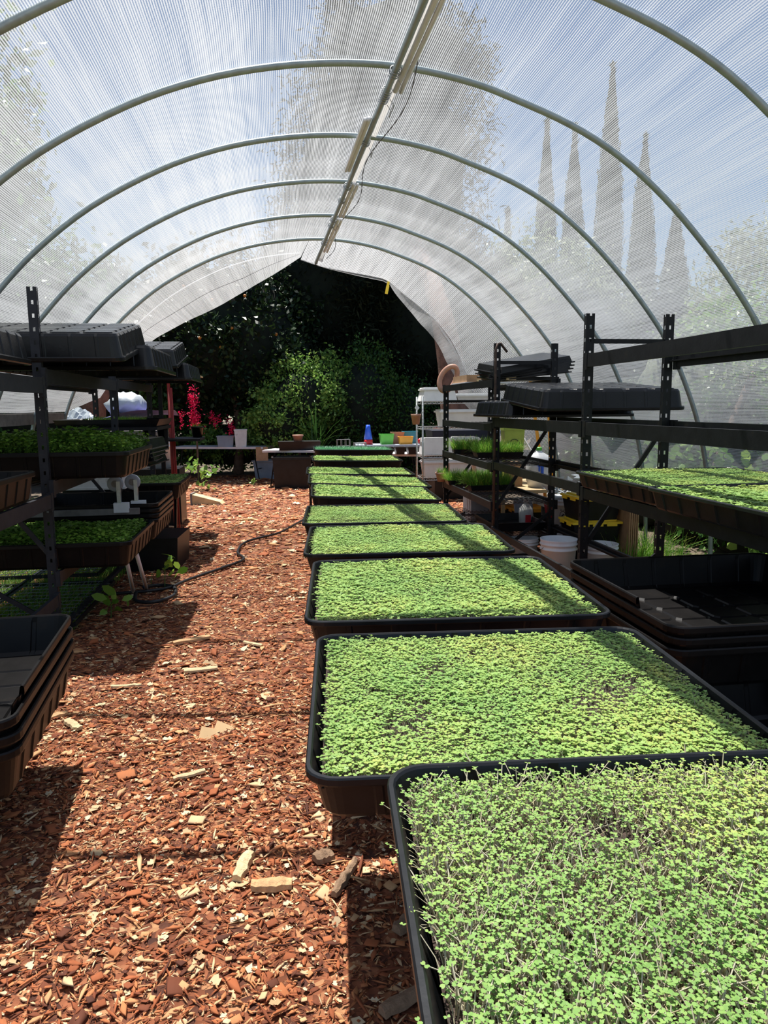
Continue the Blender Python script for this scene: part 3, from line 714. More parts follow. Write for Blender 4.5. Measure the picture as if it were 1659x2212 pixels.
def rack(name, label, xs, ys, h, levels, braces=True, hs=None, mat='steel', topbrace=True):
    """xs = (aisle x, rear x); ys = frame positions; levels[b] = list of (z, deck?) per bay"""
    t = thing(name, label, 'shelving rack', (0, 0, 0))
    s = 1 if xs[1] > xs[0] else -1
    pm = {}
    for i, y_ in enumerate(ys):
        hh = hs[i] if hs else h
        if hh not in pm: pm[hh] = mesh_of(post_mesh(hh), mat, 'post')
        for x in xs:
            o = bpy.data.objects.new('post', pm[hh]); col.objects.link(o); o.parent = t; o.location = (x, y_-.019, 0)
        # frame braces
        if topbrace: m = MB(); m.bar((xs[0], y_, hh-.18), (xs[1], y_, hh-.18), .018, .03); m.build('brace', mat, t)
        zs = [.6, 1.45, hh-.2] if hh > 2 else [.45, 1.2, hh-.1]
        MB().bar((xs[0], y_, zs[0]), (xs[1], y_, zs[1]), .016, .03).build('brace', mat, t)
        MB().bar((xs[0], y_, .12), (xs[1], y_, zs[0]-.05), .016, .03).build('brace', mat, t)
        MB().bar((xs[0], y_, .12), (xs[1], y_, .12), .016, .03).build('brace', mat, t)
    for bi, lv in enumerate(levels):
        ya, yb = ys[bi], ys[bi+1]; ex = .003*bi
        for z, deck, bh in lv:
            for x, sg in ((xs[0], -s), (xs[1], s)):
                m = MB(); xo = x+sg*(.022+ex)
                m.box((min(xo, xo+sg*.025), ya-.035, z-bh), (max(xo, xo+sg*.025), yb-.035-.002, z))
                m.box((min(xo, xo-sg*.03), ya+.03, z-bh*.55), (max(xo, xo-sg*.03), yb-.03, z-bh*.45))
                for yy, sy in ((ya-.03, -1), (yb-.085, 1)): m.box((min(xo-sg*.004, xo+sg*.028), yy, z-bh*1.2), (max(xo-sg*.004, xo+sg*.028), yy+.045, z+.008))
                m.build('beam', mat, t)
            if deck:
                m = MB(); x0, x1 = min(xs)+.0, max(xs)-.0
                n1 = int((x1-x0)/.05); n2 = int((yb-ya-.1)/.1); zz = z-bh*.42
                for k in range(n1+1): xx = x0+(x1-x0)*k/n1; m.box((xx-.0022, ya+.05, zz), (xx+.0022, yb-.05, zz+.005))
                for k in range(n2+1): yy = ya+.05+(yb-ya-.1)*k/n2; m.box((x0, yy-.0025, zz-.005), (x1, yy+.0025, zz))
                for k in (.25, .5, .75): yy = ya+(yb-ya)*k; m.box((x0, yy-.015, zz-.025), (x1, yy+.015, zz-.006))
                o = m.build('wire_deck', 'wire_dark', t); o['label'] = 'wire mesh shelf deck'
    return t
rack('shelving_rack', 'black perforated steel shelving rack along the right side of the tunnel', (2.1, 2.67), (2.72, 4.84, 6.95, 9.1), 2.2,
     [[(1.93, False, .085), (1.48, False, .085), (1.035, True, .07), (.42, True, .07)],
      [(1.48, False, .085), (1.06, False, .07), (.42, False, .06)],
      [(1.84, False, .07), (1.42, True, .07), (1.04, True, .07), (.66, True, .07), (.33, True, .05)]], hs=[2.2, 2.2, 2.18, 1.83])
lrack = rack('shelving_rack', 'dark perforated steel shelving rack along the left side of the tunnel', (-1.535, -2.17), (2.95, 5.2, 7.45, 9.5), 2.38,
     [[(1.80, False, .1), (1.04, True, .09), (.36, False, .08)],
      [(1.86, False, .095), (1.12, True, .09), (.50, False, .08), (.12, False, .03)],
      [(1.87, False, .08), (1.12, False, .08), (.62, True, .08)]], hs=[2.38, 2.38, 2.36, 2.0], mat='steel_dusty', topbrace=False)
# floor grids under the left rack
def gridpanel(x0, x1, y0, y1, z, lab):
    m = MB(); nx = int((x1-x0)/.06); ny = int((y1-y0)/.1)
    for k in range(nx+1): xx = x0+(x1-x0)*k/nx; m.box((xx-.002, y0, z), (xx+.002, y1, z+.004))
    for k in range(ny+1): yy = y0+(y1-y0)*k/ny; m.box((x0, yy-.002, z+.004), (x1, yy+.002, z+.008))
    o = m.build('ground_grid', 'wire'); tag(o, lab, 'wire panel', 'wire panels on the ground')
    fr = MB(); fr.box((x1, y0, z-.02), (x1+.012, y1, z+.012)); fr.box((x0, y0-.012, z-.02), (x1, y0, z+.012)); fr.box((x0, y1, z-.02), (x1, y1+.012, z+.012)); fr.build('edge_strip', 'steel', o); return o
gridpanel(-2.65, -1.45, 5.3, 6.6, .10, 'galvanised wire mesh panel lying in grass under the left rack')
gridpanel(-2.7, -1.62, 6.75, 7.9, .14, 'wire mesh panel farther back under the left rack')

# left rack goods
tray('black tray of tall leafy greens on the upper shelf of the left rack', (-1.585, 5.74, 1.13), 0, 'pea', 'brown', None, 'leafy green trays on the left rack', 1., 1.)
tray('black tray of low leafy greens on the lower shelf of the left rack', (-1.60, 5.74, .51), 0, 'pea_low', 'brown', None, 'leafy green trays on the left rack', 1., 1.)
tray('black tray of green seedlings farther down the left rack, beside the buckets', (-1.60, 8.5, .64), 0, 'bed_c', 'brown', None, 'leafy green trays on the left rack')
tray('near black tray cut off by the left edge, in front of the perforated post', (-2.03, 4.2, 1.05), 0, None, 'brown', None, None, 1., 1.05, 'empty_tray')
def inv(lab, x, y, zrim, tilt=0., rz=0., sx=1., sy=1., sz=1., side=0.):
    t = tray(lab, (0, 0, 0), 0, None, 'tray_dusty', None, 'upside-down empty trays on the top shelves', sx, sy, 'upturned_tray')
    t.scale = (sx, sy, sz)
    Mx = Matrix.Rotation(R(rz), 4, 'Z') @ Matrix.Rotation(R(tilt), 4, 'X') @ Matrix.Rotation(R(side), 4, 'Y') @ Matrix.Rotation(PI, 4, 'X')
    t.rotation_euler = Mx.to_euler(); up = (Mx @ Vector((0, 0, -1, 0))).xyz
    t.location = Vector((x, y, zrim))+up*HT*sz; return t
inv('large upturned black tray tilted on the top shelf of the left rack, by the post', -1.57, 5.70, 1.99, 9.5)
inv('flat upturned black tray under the near tilted one', -1.44, 6.25, 1.875, 0, -1)
inv('upturned black tray tilted on the far end of the left rack', -1.57, 8.5, 2.09, 9.5)
inv('flat upturned black tray under the far tilted one on the left rack', -1.46, 8.85, 1.895, 0, -1)
inv('grey upturned tray at the left edge on the nearest top shelf', -2.02, 4.28, 1.86, 0, 0)
lb = thing('board', 'pale board end under the upturned tray at the left edge', 'board', (-1.62, 4.3, 1.805)); MB().box((-1.0, -.55, 0), (-.02, .5, .03)).build('plank', 'wood_grey', lb)
stack(4, -1.60, 6.92, .80, .045, 'brown', ['empty black tray topmost of the nested stack behind the lower leafy tray', 'empty black tray second in the nested stack on the left lower shelf', 'empty black tray third in the nested stack on the left lower shelf', 'lowest empty black tray of the nested stack on the left lower shelf'], 'nested empty trays on the left lower shelf', 0, 1., .95)
# small stuff on the left rack
def flat(lab, loc, w, l, h, mesh, name='grass_flat', rz=0, grp=None, bmat='tray'):
    t = thing(name, lab, 'tray of grass', loc, (0, 0, R(rz)), grp)
    m = MB(); m.loft([[(x*k, y_*k, z) for x, y_ in ((-w/2, -l/2), (w/2, -l/2), (w/2, l/2), (-w/2, l/2))] for k, z in ((.92, 0), (1, h), (.97, h), (.93, h-.015))]); m.build('tub', bmat, t)
    g_ = bpy.data.objects.new('grass', mesh); col.objects.link(g_); g_.parent = t; g_.location.z = 0; g_['kind'] = 'stuff'; return t
me_wg = blades('grass', 2300, .27, .5, .04, .17, .006, 41, ('blade',), .55)
me_wg2 = blades('grass', 2300, .27, .5, .04, .15, .006, 42, ('blade',), .5)
me_lowg = blades('grass', 1500, .5, .9, .05, .06, .007, 43, ('blade',), .2)
me_pot = blades('grass', 160, .1, .1, .1, .09, .005, 44, ('blade',), .6)
flat('shallow tray of short grass on the middle shelf at the far left', (-1.72, 8.45, 1.405), 1.05, 1.0, .08, me_lowg)
sh = thing('shelf_board', 'dark board under the far left grass tray', 'board', (-1.72, 8.45, 1.37)); MB().box((-.5, -.5, 0), (.5, .5, .035)).build('board', 'steel', sh)
for xx in (-.45, .45):
    for yy in (-.45, .45): MB().box((xx-.02, yy-.02, -.25), (xx+.02, yy+.02, 0)).build('leg', 'steel', sh)
def pot(lab, loc, r=.07, h=.13, n=1, grass=False, mat='tray_dusty', grp='plastic pots at the end of the left rack'):
    for k in range(n):
        t = thing('plant_pot', lab[k] if isinstance(lab, list) else lab, 'pot', (loc[0], loc[1], loc[2]+k*.035), (0, 0, 0), grp)
        MB().lathe([(r*.72, 0), (r*.97, h*.85), (r*1.08, h*.85), (r*1.08, h), (r*.98, h), (r*.9, h*.8)], 18).build('pot', mat, t, True)
        if grass and k == n-1: g_ = bpy.data.objects.new('grass', me_pot); col.objects.link(g_); g_.parent = t; g_['kind'] = 'stuff'
MB().box((-1.75, 9.4, 1.19), (-.94, 10.05, 1.22)).build('ledge', 'steel', lrack)
pot(['nested dark pot, lower of the pair beside the red pole', 'nested dark pot, upper of the pair beside the red pole'], (-1.45, 9.9, 1.22), .085, .16, 2, True)
pot('dark pot with grassy shoots at the far corner of the left rack', (-1.02, 9.9, 1.22), .08, .14, 1, True)
pot(['nested dark pot, lower, left of the leafy tray end', 'nested dark pot, upper, left of the leafy tray end'], (-1.62, 9.85, 1.22), .085, .15, 2)
# stack of small inverted trays on the shelf behind upper greens
for k in range(5):
    m = MB(); m.loft([[(x*q, y_*q, z) for x, y_ in ((-.3, -.38), (.3, -.38), (.3, .38), (-.3, .38))] for q, z in ((1, 0), (1, .01), (.95, .01), (.88, .09))])
    o = m.build('propagation_tray', 'tray_dusty'); o.location = (-1.36, 7.0, 1.10+.035*k); o.rotation_euler = (0, 0, R(random.uniform(-5, 5)))
    tag(o, ['lowest', 'second', 'third', 'fourth', 'topmost'][k]+' small upturned tray in the dark pile behind the upper leafy greens', 'tray', 'pile of small trays')
for k in range(3):
    m = MB(); m.loft([[(x*q, y_*q, z) for x, y_ in ((-.42, -.4), (.42, -.4), (.42, .4), (-.42, .4))] for q, z in ((1, 0), (1, .01), (.95, .01), (.9, .06))])
    o = m.build('propagation_tray', 'tray_dusty'); o.location = (-2.05+.03*k, 6.85, 1.10+.03*k+.19*0); o.scale = (.75, 1, 1)
    tag(o, ['lowest', 'middle', 'top'][k]+' flat grey tray lying behind the upper leafy greens by the rear post', 'tray', 'flat trays by the rear post')
fb = thing('foam_box', 'small white foam box on top of the far left rack', 'box', (-1.95, 10.0, 2.16)); MB().box((-.18, -.14, 0), (.18, .14, .1), taper=.02).build('body', 'foam', fb); MB().box((-.19, -.15, .1), (.19, .15, .13)).build('lid', 'foam', fb)
bb = thing('wooden_box', 'reddish brown wooden box on top of the far left rack', 'box', (-1.55, 10.0, 2.16)); MB().box((-.2, -.15, 0), (.22, .15, .17)).build('panel', 'wood_red', bb)
sb2 = thing('top_board', 'pale board end sticking out under the far upturned trays', 'board', (-1.5, 9.75, 1.99)); MB().box((-.6, -.05, 0), (.55, .5, .02)).build('plank', 'wood', sb2); 
MB().box((-.55, .2, -1.99), (-.5, .25, 0)).build('leg', 'steel', sb2); MB().box((.0, .2, -1.99), (.05, .25, 0)).build('leg', 'steel', sb2)
MB().box((-.4, .1, .02), (-.3, .4, .17)).build('riser', 'wood', sb2)
rp_ = MB(); rp_.tube([(-1.33, 9.75, 0), (-1.335, 9.75, 1.97)], .02, 8)
for dx in (.05, .09): rp_.tube([(-1.33+dx*.6, 9.72, .0), (-1.33+dx*.35, 9.74, 1.85)], .011, 6)
tag(rp_.build('red_pole', 'darkred', None, True), 'bundle of dark red poles standing at the end of the left rack', 'pole')
# caster wheels
cw = thing('pallet_trolley', 'narrow grey trolley board with caster wheels between the left shelves', 'trolley', (-1.28, 6.4, .60), (0, 0, R(2)))
MB().box((-1.0, -.04, .12), (.12, .0, .17)).build('board', 'wood_grey', cw)
for k, dx in enumerate((-.02, .1)):
    yy = -.03+.12*k
    wh_ = MB(); T = Matrix.Translation((dx-.04, yy, .38)) @ Matrix.Rotation(R(90), 4, 'X')
    wh_.lathe([(.0, -.016), (.052, -.016), (.064, -.012), (.064, .012), (.052, .016), (.0, .016)], 20, T, False, False)
    c_ = wh_.build('caster_wheel', 'grey_pl', cw, True); MB().lathe([(0, -.018), (.03, -.018), (.03, .018), (0, .018)], 14, T, False, False).build('hub', 'wood_grey', c_)
    MB().box((dx-.03, yy-.025, .17), (dx+.0, yy+.025, .4)).build('fork', 'chrome', cw); MB().box((dx-.06, yy-.03, .14), (dx+.06, yy+.03, .22)).build('clamp', 'pvc', cw)
def bucket(lab, loc, r=.15, h=.36, lid=False, upside=False, mat='pvc', mark=False, n=1):
    t = thing('bucket', lab, 'bucket', loc, (0, 0, R(random.uniform(0, 60))), 'white plastic buckets')
    pr = [(r*.86, 0), (r*.97, h*.75), (r*1.05, h*.76), (r*1.05, h*.79), (r*.98, h*.8), (r*.99, h*.86), (r*1.05, h*.87), (r*1.05, h*.9), (r, h*.91), (r*1.03, h*.97), (r*1.05, h), (r*.97, h), (r*.9, h*.6), (r*.84, .01)]
    if upside: pr = [(a, h-b) for a, b in reversed(pr)]
    MB().lathe(pr, 28, None, True, True).build('body', mat, t, True)
    if lid: MB().lathe([(r*1.07, h-.02), (r*1.07, h+.005), (r*.9, h+.008), (r*.88, h+.002)], 28, None, True, True).build('lid', mat, t, True)
    if not upside:
        hd = MB(); hd.tube([(r*1.06*math.cos(a), r*1.06*math.sin(a)*1.0, h*.83-.13*math.sin(a)) for a in np.linspace(0, PI, 14)], .003, 5); hd.build('handle', 'wire', t)
    if mark:
        t.rotation_euler = (0, 0, 0); mk = MB(); a0 = -2.0
        def q(a, z): return (r*(.93+.0*z)*1.03*math.cos(a), r*1.03*.93*math.sin(a), z)
        pts = [q(a0+.25*math.cos(u), h*.5+.04*math.sin(u)) for u in np.linspace(0, 2*PI, 14, endpoint=False)]; mk.tube(pts, .003, 4, closed=True)
        mk.tube([q(a0-.1, h*.47), q(a0+.1, h*.53)], .006, 4)
        for j, zz in enumerate((.66, .63, .35, .31, .27, .2)): mk.tube([q(a0-.22, h*zz), q(a0+.2-.05*(j % 2), h*zz)], .0025, 4)
        mk.build('printed_mark', 'ink', t)
    return t
bucket('white ribbed bucket with wire handle behind the far end of the left rack', (-1.62, 10.6, .78), .17, .38)
bx = thing('crate_stand', 'dark crate under the far left bucket', 'crate', (-1.62, 10.6, 0)); MB().box((-.3, -.3, 0), (.3, .3, .78)).build('crate', 'tray', bx)
o_ = MB(); o_.loft([[(x*q, y_*q, z) for x, y_ in ((-.3, -.2), (.3, -.2), (.3, .2), (-.3, .2))] for q, z in ((1.04, 0), (1.04, .02), (1, .02), (.86, .3))])
t = thing('plastic_tub', 'upside-down white plastic tub on the lower left shelf', 'tub', (-1.83, 7.85, .80)); o_.build('tub', 'dirty_white', t)
us = thing('tub_support', 'dark block under the upturned white tub', 'block', (-1.83, 7.85, .62)); MB().box((-.3, -.15, 0), (.3, .15, .18)).build('block', 'tray', us)
# pvc legs, hose
pv = thing('plastic_pipe_legs', 'pair of white plastic pipes standing beside the hose under the left trays', 'pipes', (0, 0, 0))
MB().tube([(-1.16, 5.7, .52), (-1.25, 6.4, .05)], .016, 8).build('pipe', 'pvc', pv, True); MB().tube([(-1.10, 5.8, .52), (-1.16, 6.5, .05)], .016, 8).build('pipe', 'pvc', pv, True)
def spl(pts, n=8):
    out = []
    P = [Vector(p) for p in pts]
    for i in range(len(P)-1):
        a, b, c, d = P[max(i-1, 0)], P[i], P[i+1], P[min(i+2, len(P)-1)]
        for k in range(n):
            t = k/n; out.append(.5*((2*b)+(-a+c)*t+(2*a-5*b+4*c-d)*t*t+(-a+3*b-3*c+d)*t**3))
    out.append(P[-1]); return out
hs = MB(); hs.tube(spl([(.55, 10.9, .03), (.3, 10.2, .03), (.0, 9.3, .03), (-.38, 8.75, .03), (-.46, 8.1, .035), (-.38, 7.7, .03), (-.55, 7.35, .03), (-.85, 6.85, .03), (-1.0, 6.55, .03), (-1.3, 6.45, .03), (-1.7, 6.4, .03), (-2.1, 6.35, .03)]), .014, 8)
tag(hs.build('garden_hose', 'hose', None, True), 'black garden hose snaking across the bark path from the tray row', 'hose')
h2 = MB(); h2.tube(spl([(-1.22, 6.35, .05), (-1.18, 6.15, .03), (-1.02, 6.1, .03), (-.9, 6.3, .03), (-.95, 6.6, .03), (-1.1, 6.68, .03), (-1.18, 6.5, .06)]), .016, 8)
tag(h2.build('hose_loop', 'hose', None, True), 'short black hose loop at the foot of the white pipes', 'hose')
bl = thing('storage_bin', 'black plastic bin on the ground beside the left rack', 'bin', (-1.22, 7.75, 0), (0, 0, R(-4))); MB().box((-.28, -.35, .0), (.25, .3, .33), taper=.02).build('body', 'tray', bl)
rk = MB(); rk.bar((-1.12, 8.1, .05), (-1.2, 9.0, .8), .03, .05); tag(rk.build('green_stake', 'tray_dusty'), 'dark stake leaning at the end tray of the left rack', 'stake')

# ------------------------------------------------------------------ right rack goods
tray('black tray of green microgreens on the near right rack, its left end towards the path', (2.58, 4.26, 1.045), 0, 'bed_b', 'tray', None, 'microgreen trays on the right rack', 1., 1.04, sz=.6)
tray('black tray of large-leafed microgreens at the right edge on the right rack', (2.53, 3.17, 1.045), 0, 'bed_c', 'tray', None, 'microgreen trays on the right rack', 1., 1.04, sz=.65)
inv('big upturned black tray on the right rack, behind the perforated post', 2.62, 6.05, 1.59, 4.5, 0, 1.04, 1.03, .9)
inv('upturned black tray under the big one, poking out on the left', 2.56, 6.75, 1.49, 0, 2, 1.05, .95, .8)
# top shelf of far bay
cr_ = thing('tubing_coil', 'oval loop of terracotta coloured tubing hung over the end of the right rack', 'tubing', (2.15, 9.22, 1.93))
ov = [(.095*math.cos(a)+.10*math.sin(a)*0-.0, -.02+.02*math.cos(a*2), .165*math.sin(a)) for a in np.linspace(0, 2*PI, 40, endpoint=False)]
T = Matrix.Rotation(R(28), 3, 'Y'); MB().tube([T @ Vector(p) for p in ov], .032, 10, closed=True).build('coil', 'terracotta', cr_, True)
cb = thing('cardboard_box', 'long cardboard box lying on top of the right rack, beside the tubing loop', 'box', (2.32, 8.35, 1.84)); MB().box((-.18, -.1, .02), (.3, .55, .1)).build('body', 'card', cb); MB().box((-.2, -.12, 0), (.32, .56, .02)).build('lining', 'foam', cb)
wp = thing('wooden_plank', 'pale wooden plank lying along the top of the right rack', 'plank', (2.28, 7.6, 1.84)); MB().box((-.04, -.5, 0), (.06, .6, .045)).build('plank', 'wood', wp)
for k in range(4):
    m = MB(); m.loft([[(x*q, y_*q, z) for x, y_ in ((-.42, -.28), (.42, -.28), (.42, .28), (-.42, .28))] for q, z in ((1, 0), (1, .012), (.94, .012), (.9, .07))])
    o = m.build('propagation_tray', 'tray_dusty'); o.location = (2.5, 7.35, 1.88+.035*k); o.rotation_euler = (R(3+k*1.5), R(-6-k), R(6*k-8)); tag(o, ['lowest', 'second', 'third', 'topmost'][k]+' black tray in the tilted pile on top of the right rack', 'tray', 'tilted tray pile on the right rack')
sp2 = thing('pile_support', 'dark block under the tilted tray pile on the right rack', 'block', (2.5, 7.35, 1.84)); MB().box((-.3, -.2, 0), (.3, .2, .035)).build('block', 'tray', sp2)
cn = MB(); cn.tube([(2.07, 6.9, .2), (2.07, 6.9, 2.12), (2.09, 6.91, 2.17), (2.13, 6.95, 2.18), (2.2, 6.96, 2.1)], .012, 8); tag(cn.build('rusty_conduit', 'steel_rust', None, True), 'thin rusty brown pipe running up the middle post of the right rack', 'pipe')
flat('tray of long wheatgrass on the third shelf of the right rack, left one', (2.32, 8.55, 1.03), .32, .52, .06, me_wg, grp='wheatgrass trays', rz=80)
flat('tray of long wheatgrass on the third shelf of the right rack, right one', (2.42, 7.95, 1.03), .3, .52, .06, me_wg2, grp='wheatgrass trays', rz=85)
flat('tray of wheatgrass on the lower shelf of the right rack, beside the far trays', (2.28, 8.75, .65), .32, .52, .06, me_wg2, grp='wheatgrass trays', rz=86)
flat('tray of wheatgrass on the lower shelf of the right rack, nearer the middle post', (2.38, 8.15, .65), .3, .52, .06, me_wg, grp='wheatgrass trays', rz=92)
pt = thing('plant_pot', 'small terracotta pot of seedlings at the end of the lower right shelf', 'pot', (2.02, 9.0, .66)); MB().lathe([(.05, 0), (.07, .09), (.078, .09), (.078, .115), (.065, .115)], 18).build('pot', 'terracotta', pt, True)
g_ = bpy.data.objects.new('leaves', me_pot); col.objects.link(g_); g_.parent = pt; g_['kind'] = 'stuff'
bt = thing('black_flat', 'shallow black tray on the bottom shelf of the right rack', 'tray', (2.4, 7.45, .33)); MB().loft([[(x*q, y_*q, z) for x, y_ in ((-.28, -.35), (.28, -.35), (.28, .35), (-.28, .35))] for q, z in ((.92, 0), (1, .09), (.96, .09), (.9, .02))]).build('basin', 'tray', bt)
cx_ = thing('carton', 'grey carton with a green and orange label under the right rack', 'carton', (2.55, 9.0, .0)); MB().box((-.2, -.2, .0), (.2, .2, .56)).build('body', 'grey_pl', cx_)
MB().box((.02, -.203, .4), (.2, -.2, .5)).build('green_label', 'green_pl', cx_); MB().box((.06, -.204, .3), (.19, -.2, .4)).build('orange_label', 'terracotta', cx_)
def tote(lab, loc, w=.5, l=.38, h=.28, lid='yellow', body='tray', rz=0):
    t = thing('storage_tote', lab, 'tote', loc, (0, 0, R(rz)), 'lidded storage totes')
    MB().box((-w/2, -l/2, 0), (w/2, l/2, h), taper=.03).build('body', body, t)
    m = MB(); m.box((-w/2-.015, -l/2-.015, h), (w/2+.015, l/2+.015, h+.02)); m.box((-w/2+.03, -l/2+.03, h+.02), (w/2-.03, l/2-.03, h+.035))
    for k in (-.6, 0, .6): m.box((k*w/2-.05, -l/2-.022, h-.02), (k*w/2+.05, -l/2-.012, h+.015))
    for k in (-.5, .5): m.box((-w/2-.022, k*l/2-.05, h-.02), (-w/2-.012, k*l/2+.05, h+.015))
    m.build('lid', lid, t); return t
tote('black tote with a bright yellow lid, upper one of the pair on the right', (3.0, 6.75, .505), .44, .36, .21, rz=3)
tote('black tote with a yellow lid, lower one of the pair on the right', (3.0, 6.77, .255), .46, .38, .215, rz=-2)
tote('low black tote with an orange-yellow lid under the far right shelves', (2.98, 8.4, .0), .55, .42, .38, 'orange_pl')
sb_ = thing('tote_base', 'dark crate under the two yellow-lidded totes', 'crate', (3.04, 6.9, 0)); MB().box((-.2, -.15, 0), (.2, .2, .25)).build('crate', 'tray', sb_)
cd = thing('cardboard_sheets', 'bundle of folded cardboard standing beside the yellow-lidded totes', 'cardboard', (3.30, 6.7, 0))
for k in range(5): MB().box((-.05+.02*k, -.25, 0), (-.038+.02*k, .3, .74-.01*k)).build('sheet', 'card', cd)
bucket('tall white bucket with black print beside the yellow-lidded totes', (2.90, 7.2, .30), .12, .37, True, mark=True)
bucket('upturned white bucket under the printed one', (2.90, 7.2, 0), .13, .295, upside=True)
bucket('open white bucket on the ground behind the middle right post', (2.5, 6.3, 0.0), .16, .40)
bucket('white bucket below the lower yellow-lidded tote', (2.93, 6.35, 0.0), .15, .33)
bucket('white bucket half hidden behind the right rack foot', (2.45, 7.1, 0.0), .14, .27)
jg = thing('plastic_jug', 'white translucent jug with red label standing under the right rack', 'jug', (2.62, 7.55, .0), (0, 0, 0))
MB().lathe([(.07, 0), (.075, .16), (.07, .2), (.03, .25), (.025, .27)], 18, Matrix.Translation((.0, 0, .3)), True, True).build('body', 'dirty_white', jg, True); MB().lathe([(.028, .57), (.028, .6)], 12, None, True, True).build('cap', 'pvc', jg)
MB().box((-.03, -.078, .32), (.03, -.074, .44)).build('label', 'red', jg); MB().box((-.1, -.1, 0), (.1, .1, .3)).build('stand_block', 'foam', jg)
sp3 = thing('sprayer_jug', 'round white jug with a blue spray trigger behind the right rack', 'sprayer', (3.1, 8.5, .62))
MB().lathe([(.12, 0), (.15, .1), (.15, .3), (.11, .38), (.04, .42), (.03, .44)], 22, None, True, True).build('body', 'pvc', sp3, True)
MB().lathe([(.035, .44), (.035, .47), (.02, .48)], 12, None, True, True).build('green_cap', 'green_pl', sp3)
tg = MB(); tg.box((-.07, -.17, .26), (.06, -.155, .30)); tg.box((-.03, -.17, .14), (.0, -.155, .26)); tg.box((-.06, -.17, .2), (-.045, -.155, .27)); tg.box((-.03, -.17, .12), (.04, -.155, .15)); tg.build('spray_trigger', 'blue', sp3)
gs = thing('side_table', 'low wooden table behind the far right shelves', 'table', (3.0, 8.9, 0)); MB().box((-.45, -.7, .58), (.45, .6, .62)).build('top', 'wood', gs)
for a in (-.4, .4):
    for b in (-.6, .5): MB().box((a-.02, b-.02, 0), (a+.02, b+.02, .58)).build('leg', 'wood', gs)
gb = thing('ornate_planter', 'tall olive green planter with an arched relief behind the right rack', 'planter', (2.98, 9.15, .62), (0, 0, R(-4)))
MB().loft([[(x*q, y_*q, z) for x, y_ in ((-.13, -.1), (.13, -.1), (.13, .1), (-.13, .1))] for q, z in ((.78, 0), (1, .66), (1.06, .66), (1.06, .7), (.96, .7), (.9, .4))]).build('body', 'olive', gb)
ar = MB(); ar.tube([(.085*math.cos(a), -.101-.0, .42+.13*math.sin(a)) for a in np.linspace(0, PI, 12)]+[(-.085, -.096, .15), (.085, -.096, .15), (.085, -.101, .42)], .006, 5); ar.tube([(.05*math.cos(a), -.1, .42+.08*math.sin(a)) for a in np.linspace(0, 2*PI, 12)], .005, 5)
for i in range(4):
    for j in range(3): ar.lathe([(.012, 0), (.012, .004)], 6, Matrix.Translation((-.045+.03*i, -.094, .19+.06*j)) @ Matrix.Rotation(R(90), 4, 'X'), True, True)
ar.build('relief', 'olive_dark', gb)
bxx = thing('cardboard_box', 'small brown cardboard box at the foot of the green planter', 'box', (2.85, 8.7, .62)); MB().box((-.09, -.08, 0), (.09, .08, .3)).build('body', 'card', bxx)
ys_ = MB(); ys_.bar((3.55, 9.3, 0), (3.22, 9.2, 1.9), .045, .02); ys_.bar((3.62, 9.3, 0), (3.45, 9.2, 1.9), .045, .02)
tag(ys_.build('yellow_ladder_rail', 'orange_pl'), 'orange-yellow ladder rails leaning behind the right rack', 'ladder')
tag(MB().bar((3.45, 9.0, .6), (2.98, 9.6, 1.62), .02).build('white_rod', 'pvc'), 'thin white rod leaning behind the ornate planter', 'rod')
pb = MB(); 
for k in range(26):
    c = Vector((3.15+random.uniform(-.25, .25), 7.75+random.uniform(-.25, .3), .62+random.uniform(0, .14)))
    n_ = 5; pts = [c+Vector((random.uniform(-.1, .1), random.uniform(-.1, .1), random.uniform(-.06, .08))) for _ in range(4)]
    pb.add(pts, [(0, 1, 2, 3)])
o = pb.build('plastic_sheeting', 'bag'); tag(o, 'crumpled clear and white plastic wrap heaped behind the right rack', 'plastic wrap')
pbt = thing('side_table', 'low support under the plastic wrap', 'table', (3.15, 7.75, 0)); MB().box((-.3, -.3, .5), (.3, .35, .54)).build('top', 'wood_grey', pbt)
for a in (-.26, .26): MB().box((a-.02, -.02, 0), (a+.02, .02, .5)).build('leg', 'wood_grey', pbt)
rb_ = thing('red_caddy', 'small red caddy of tools below the plastic wrap', 'caddy', (2.95, 7.4, .38)); MB().box((-.15, -.1, .05), (.15, .1, .17), taper=.02).build('tub', 'red', rb_); MB().tube([(-.14, 0, .16), (-.1, 0, .26), (.1, 0, .26), (.14, 0, .16)], .01, 6).build('handle', 'red', rb_)
MB().box((-.17, -.12, -.38), (.17, .12, .05)).build('base_block', 'tray', rb_)
pnl = thing('plastic_sheet', 'curved white plastic panel standing under the far right shelves', 'panel', (2.75, 7.9, 0)); MB().box((-.09, 0, 0), (.12, .03, .58), Matrix.Rotation(R(-6), 4, 'Y')).build('panel', 'grey_pl', pnl)

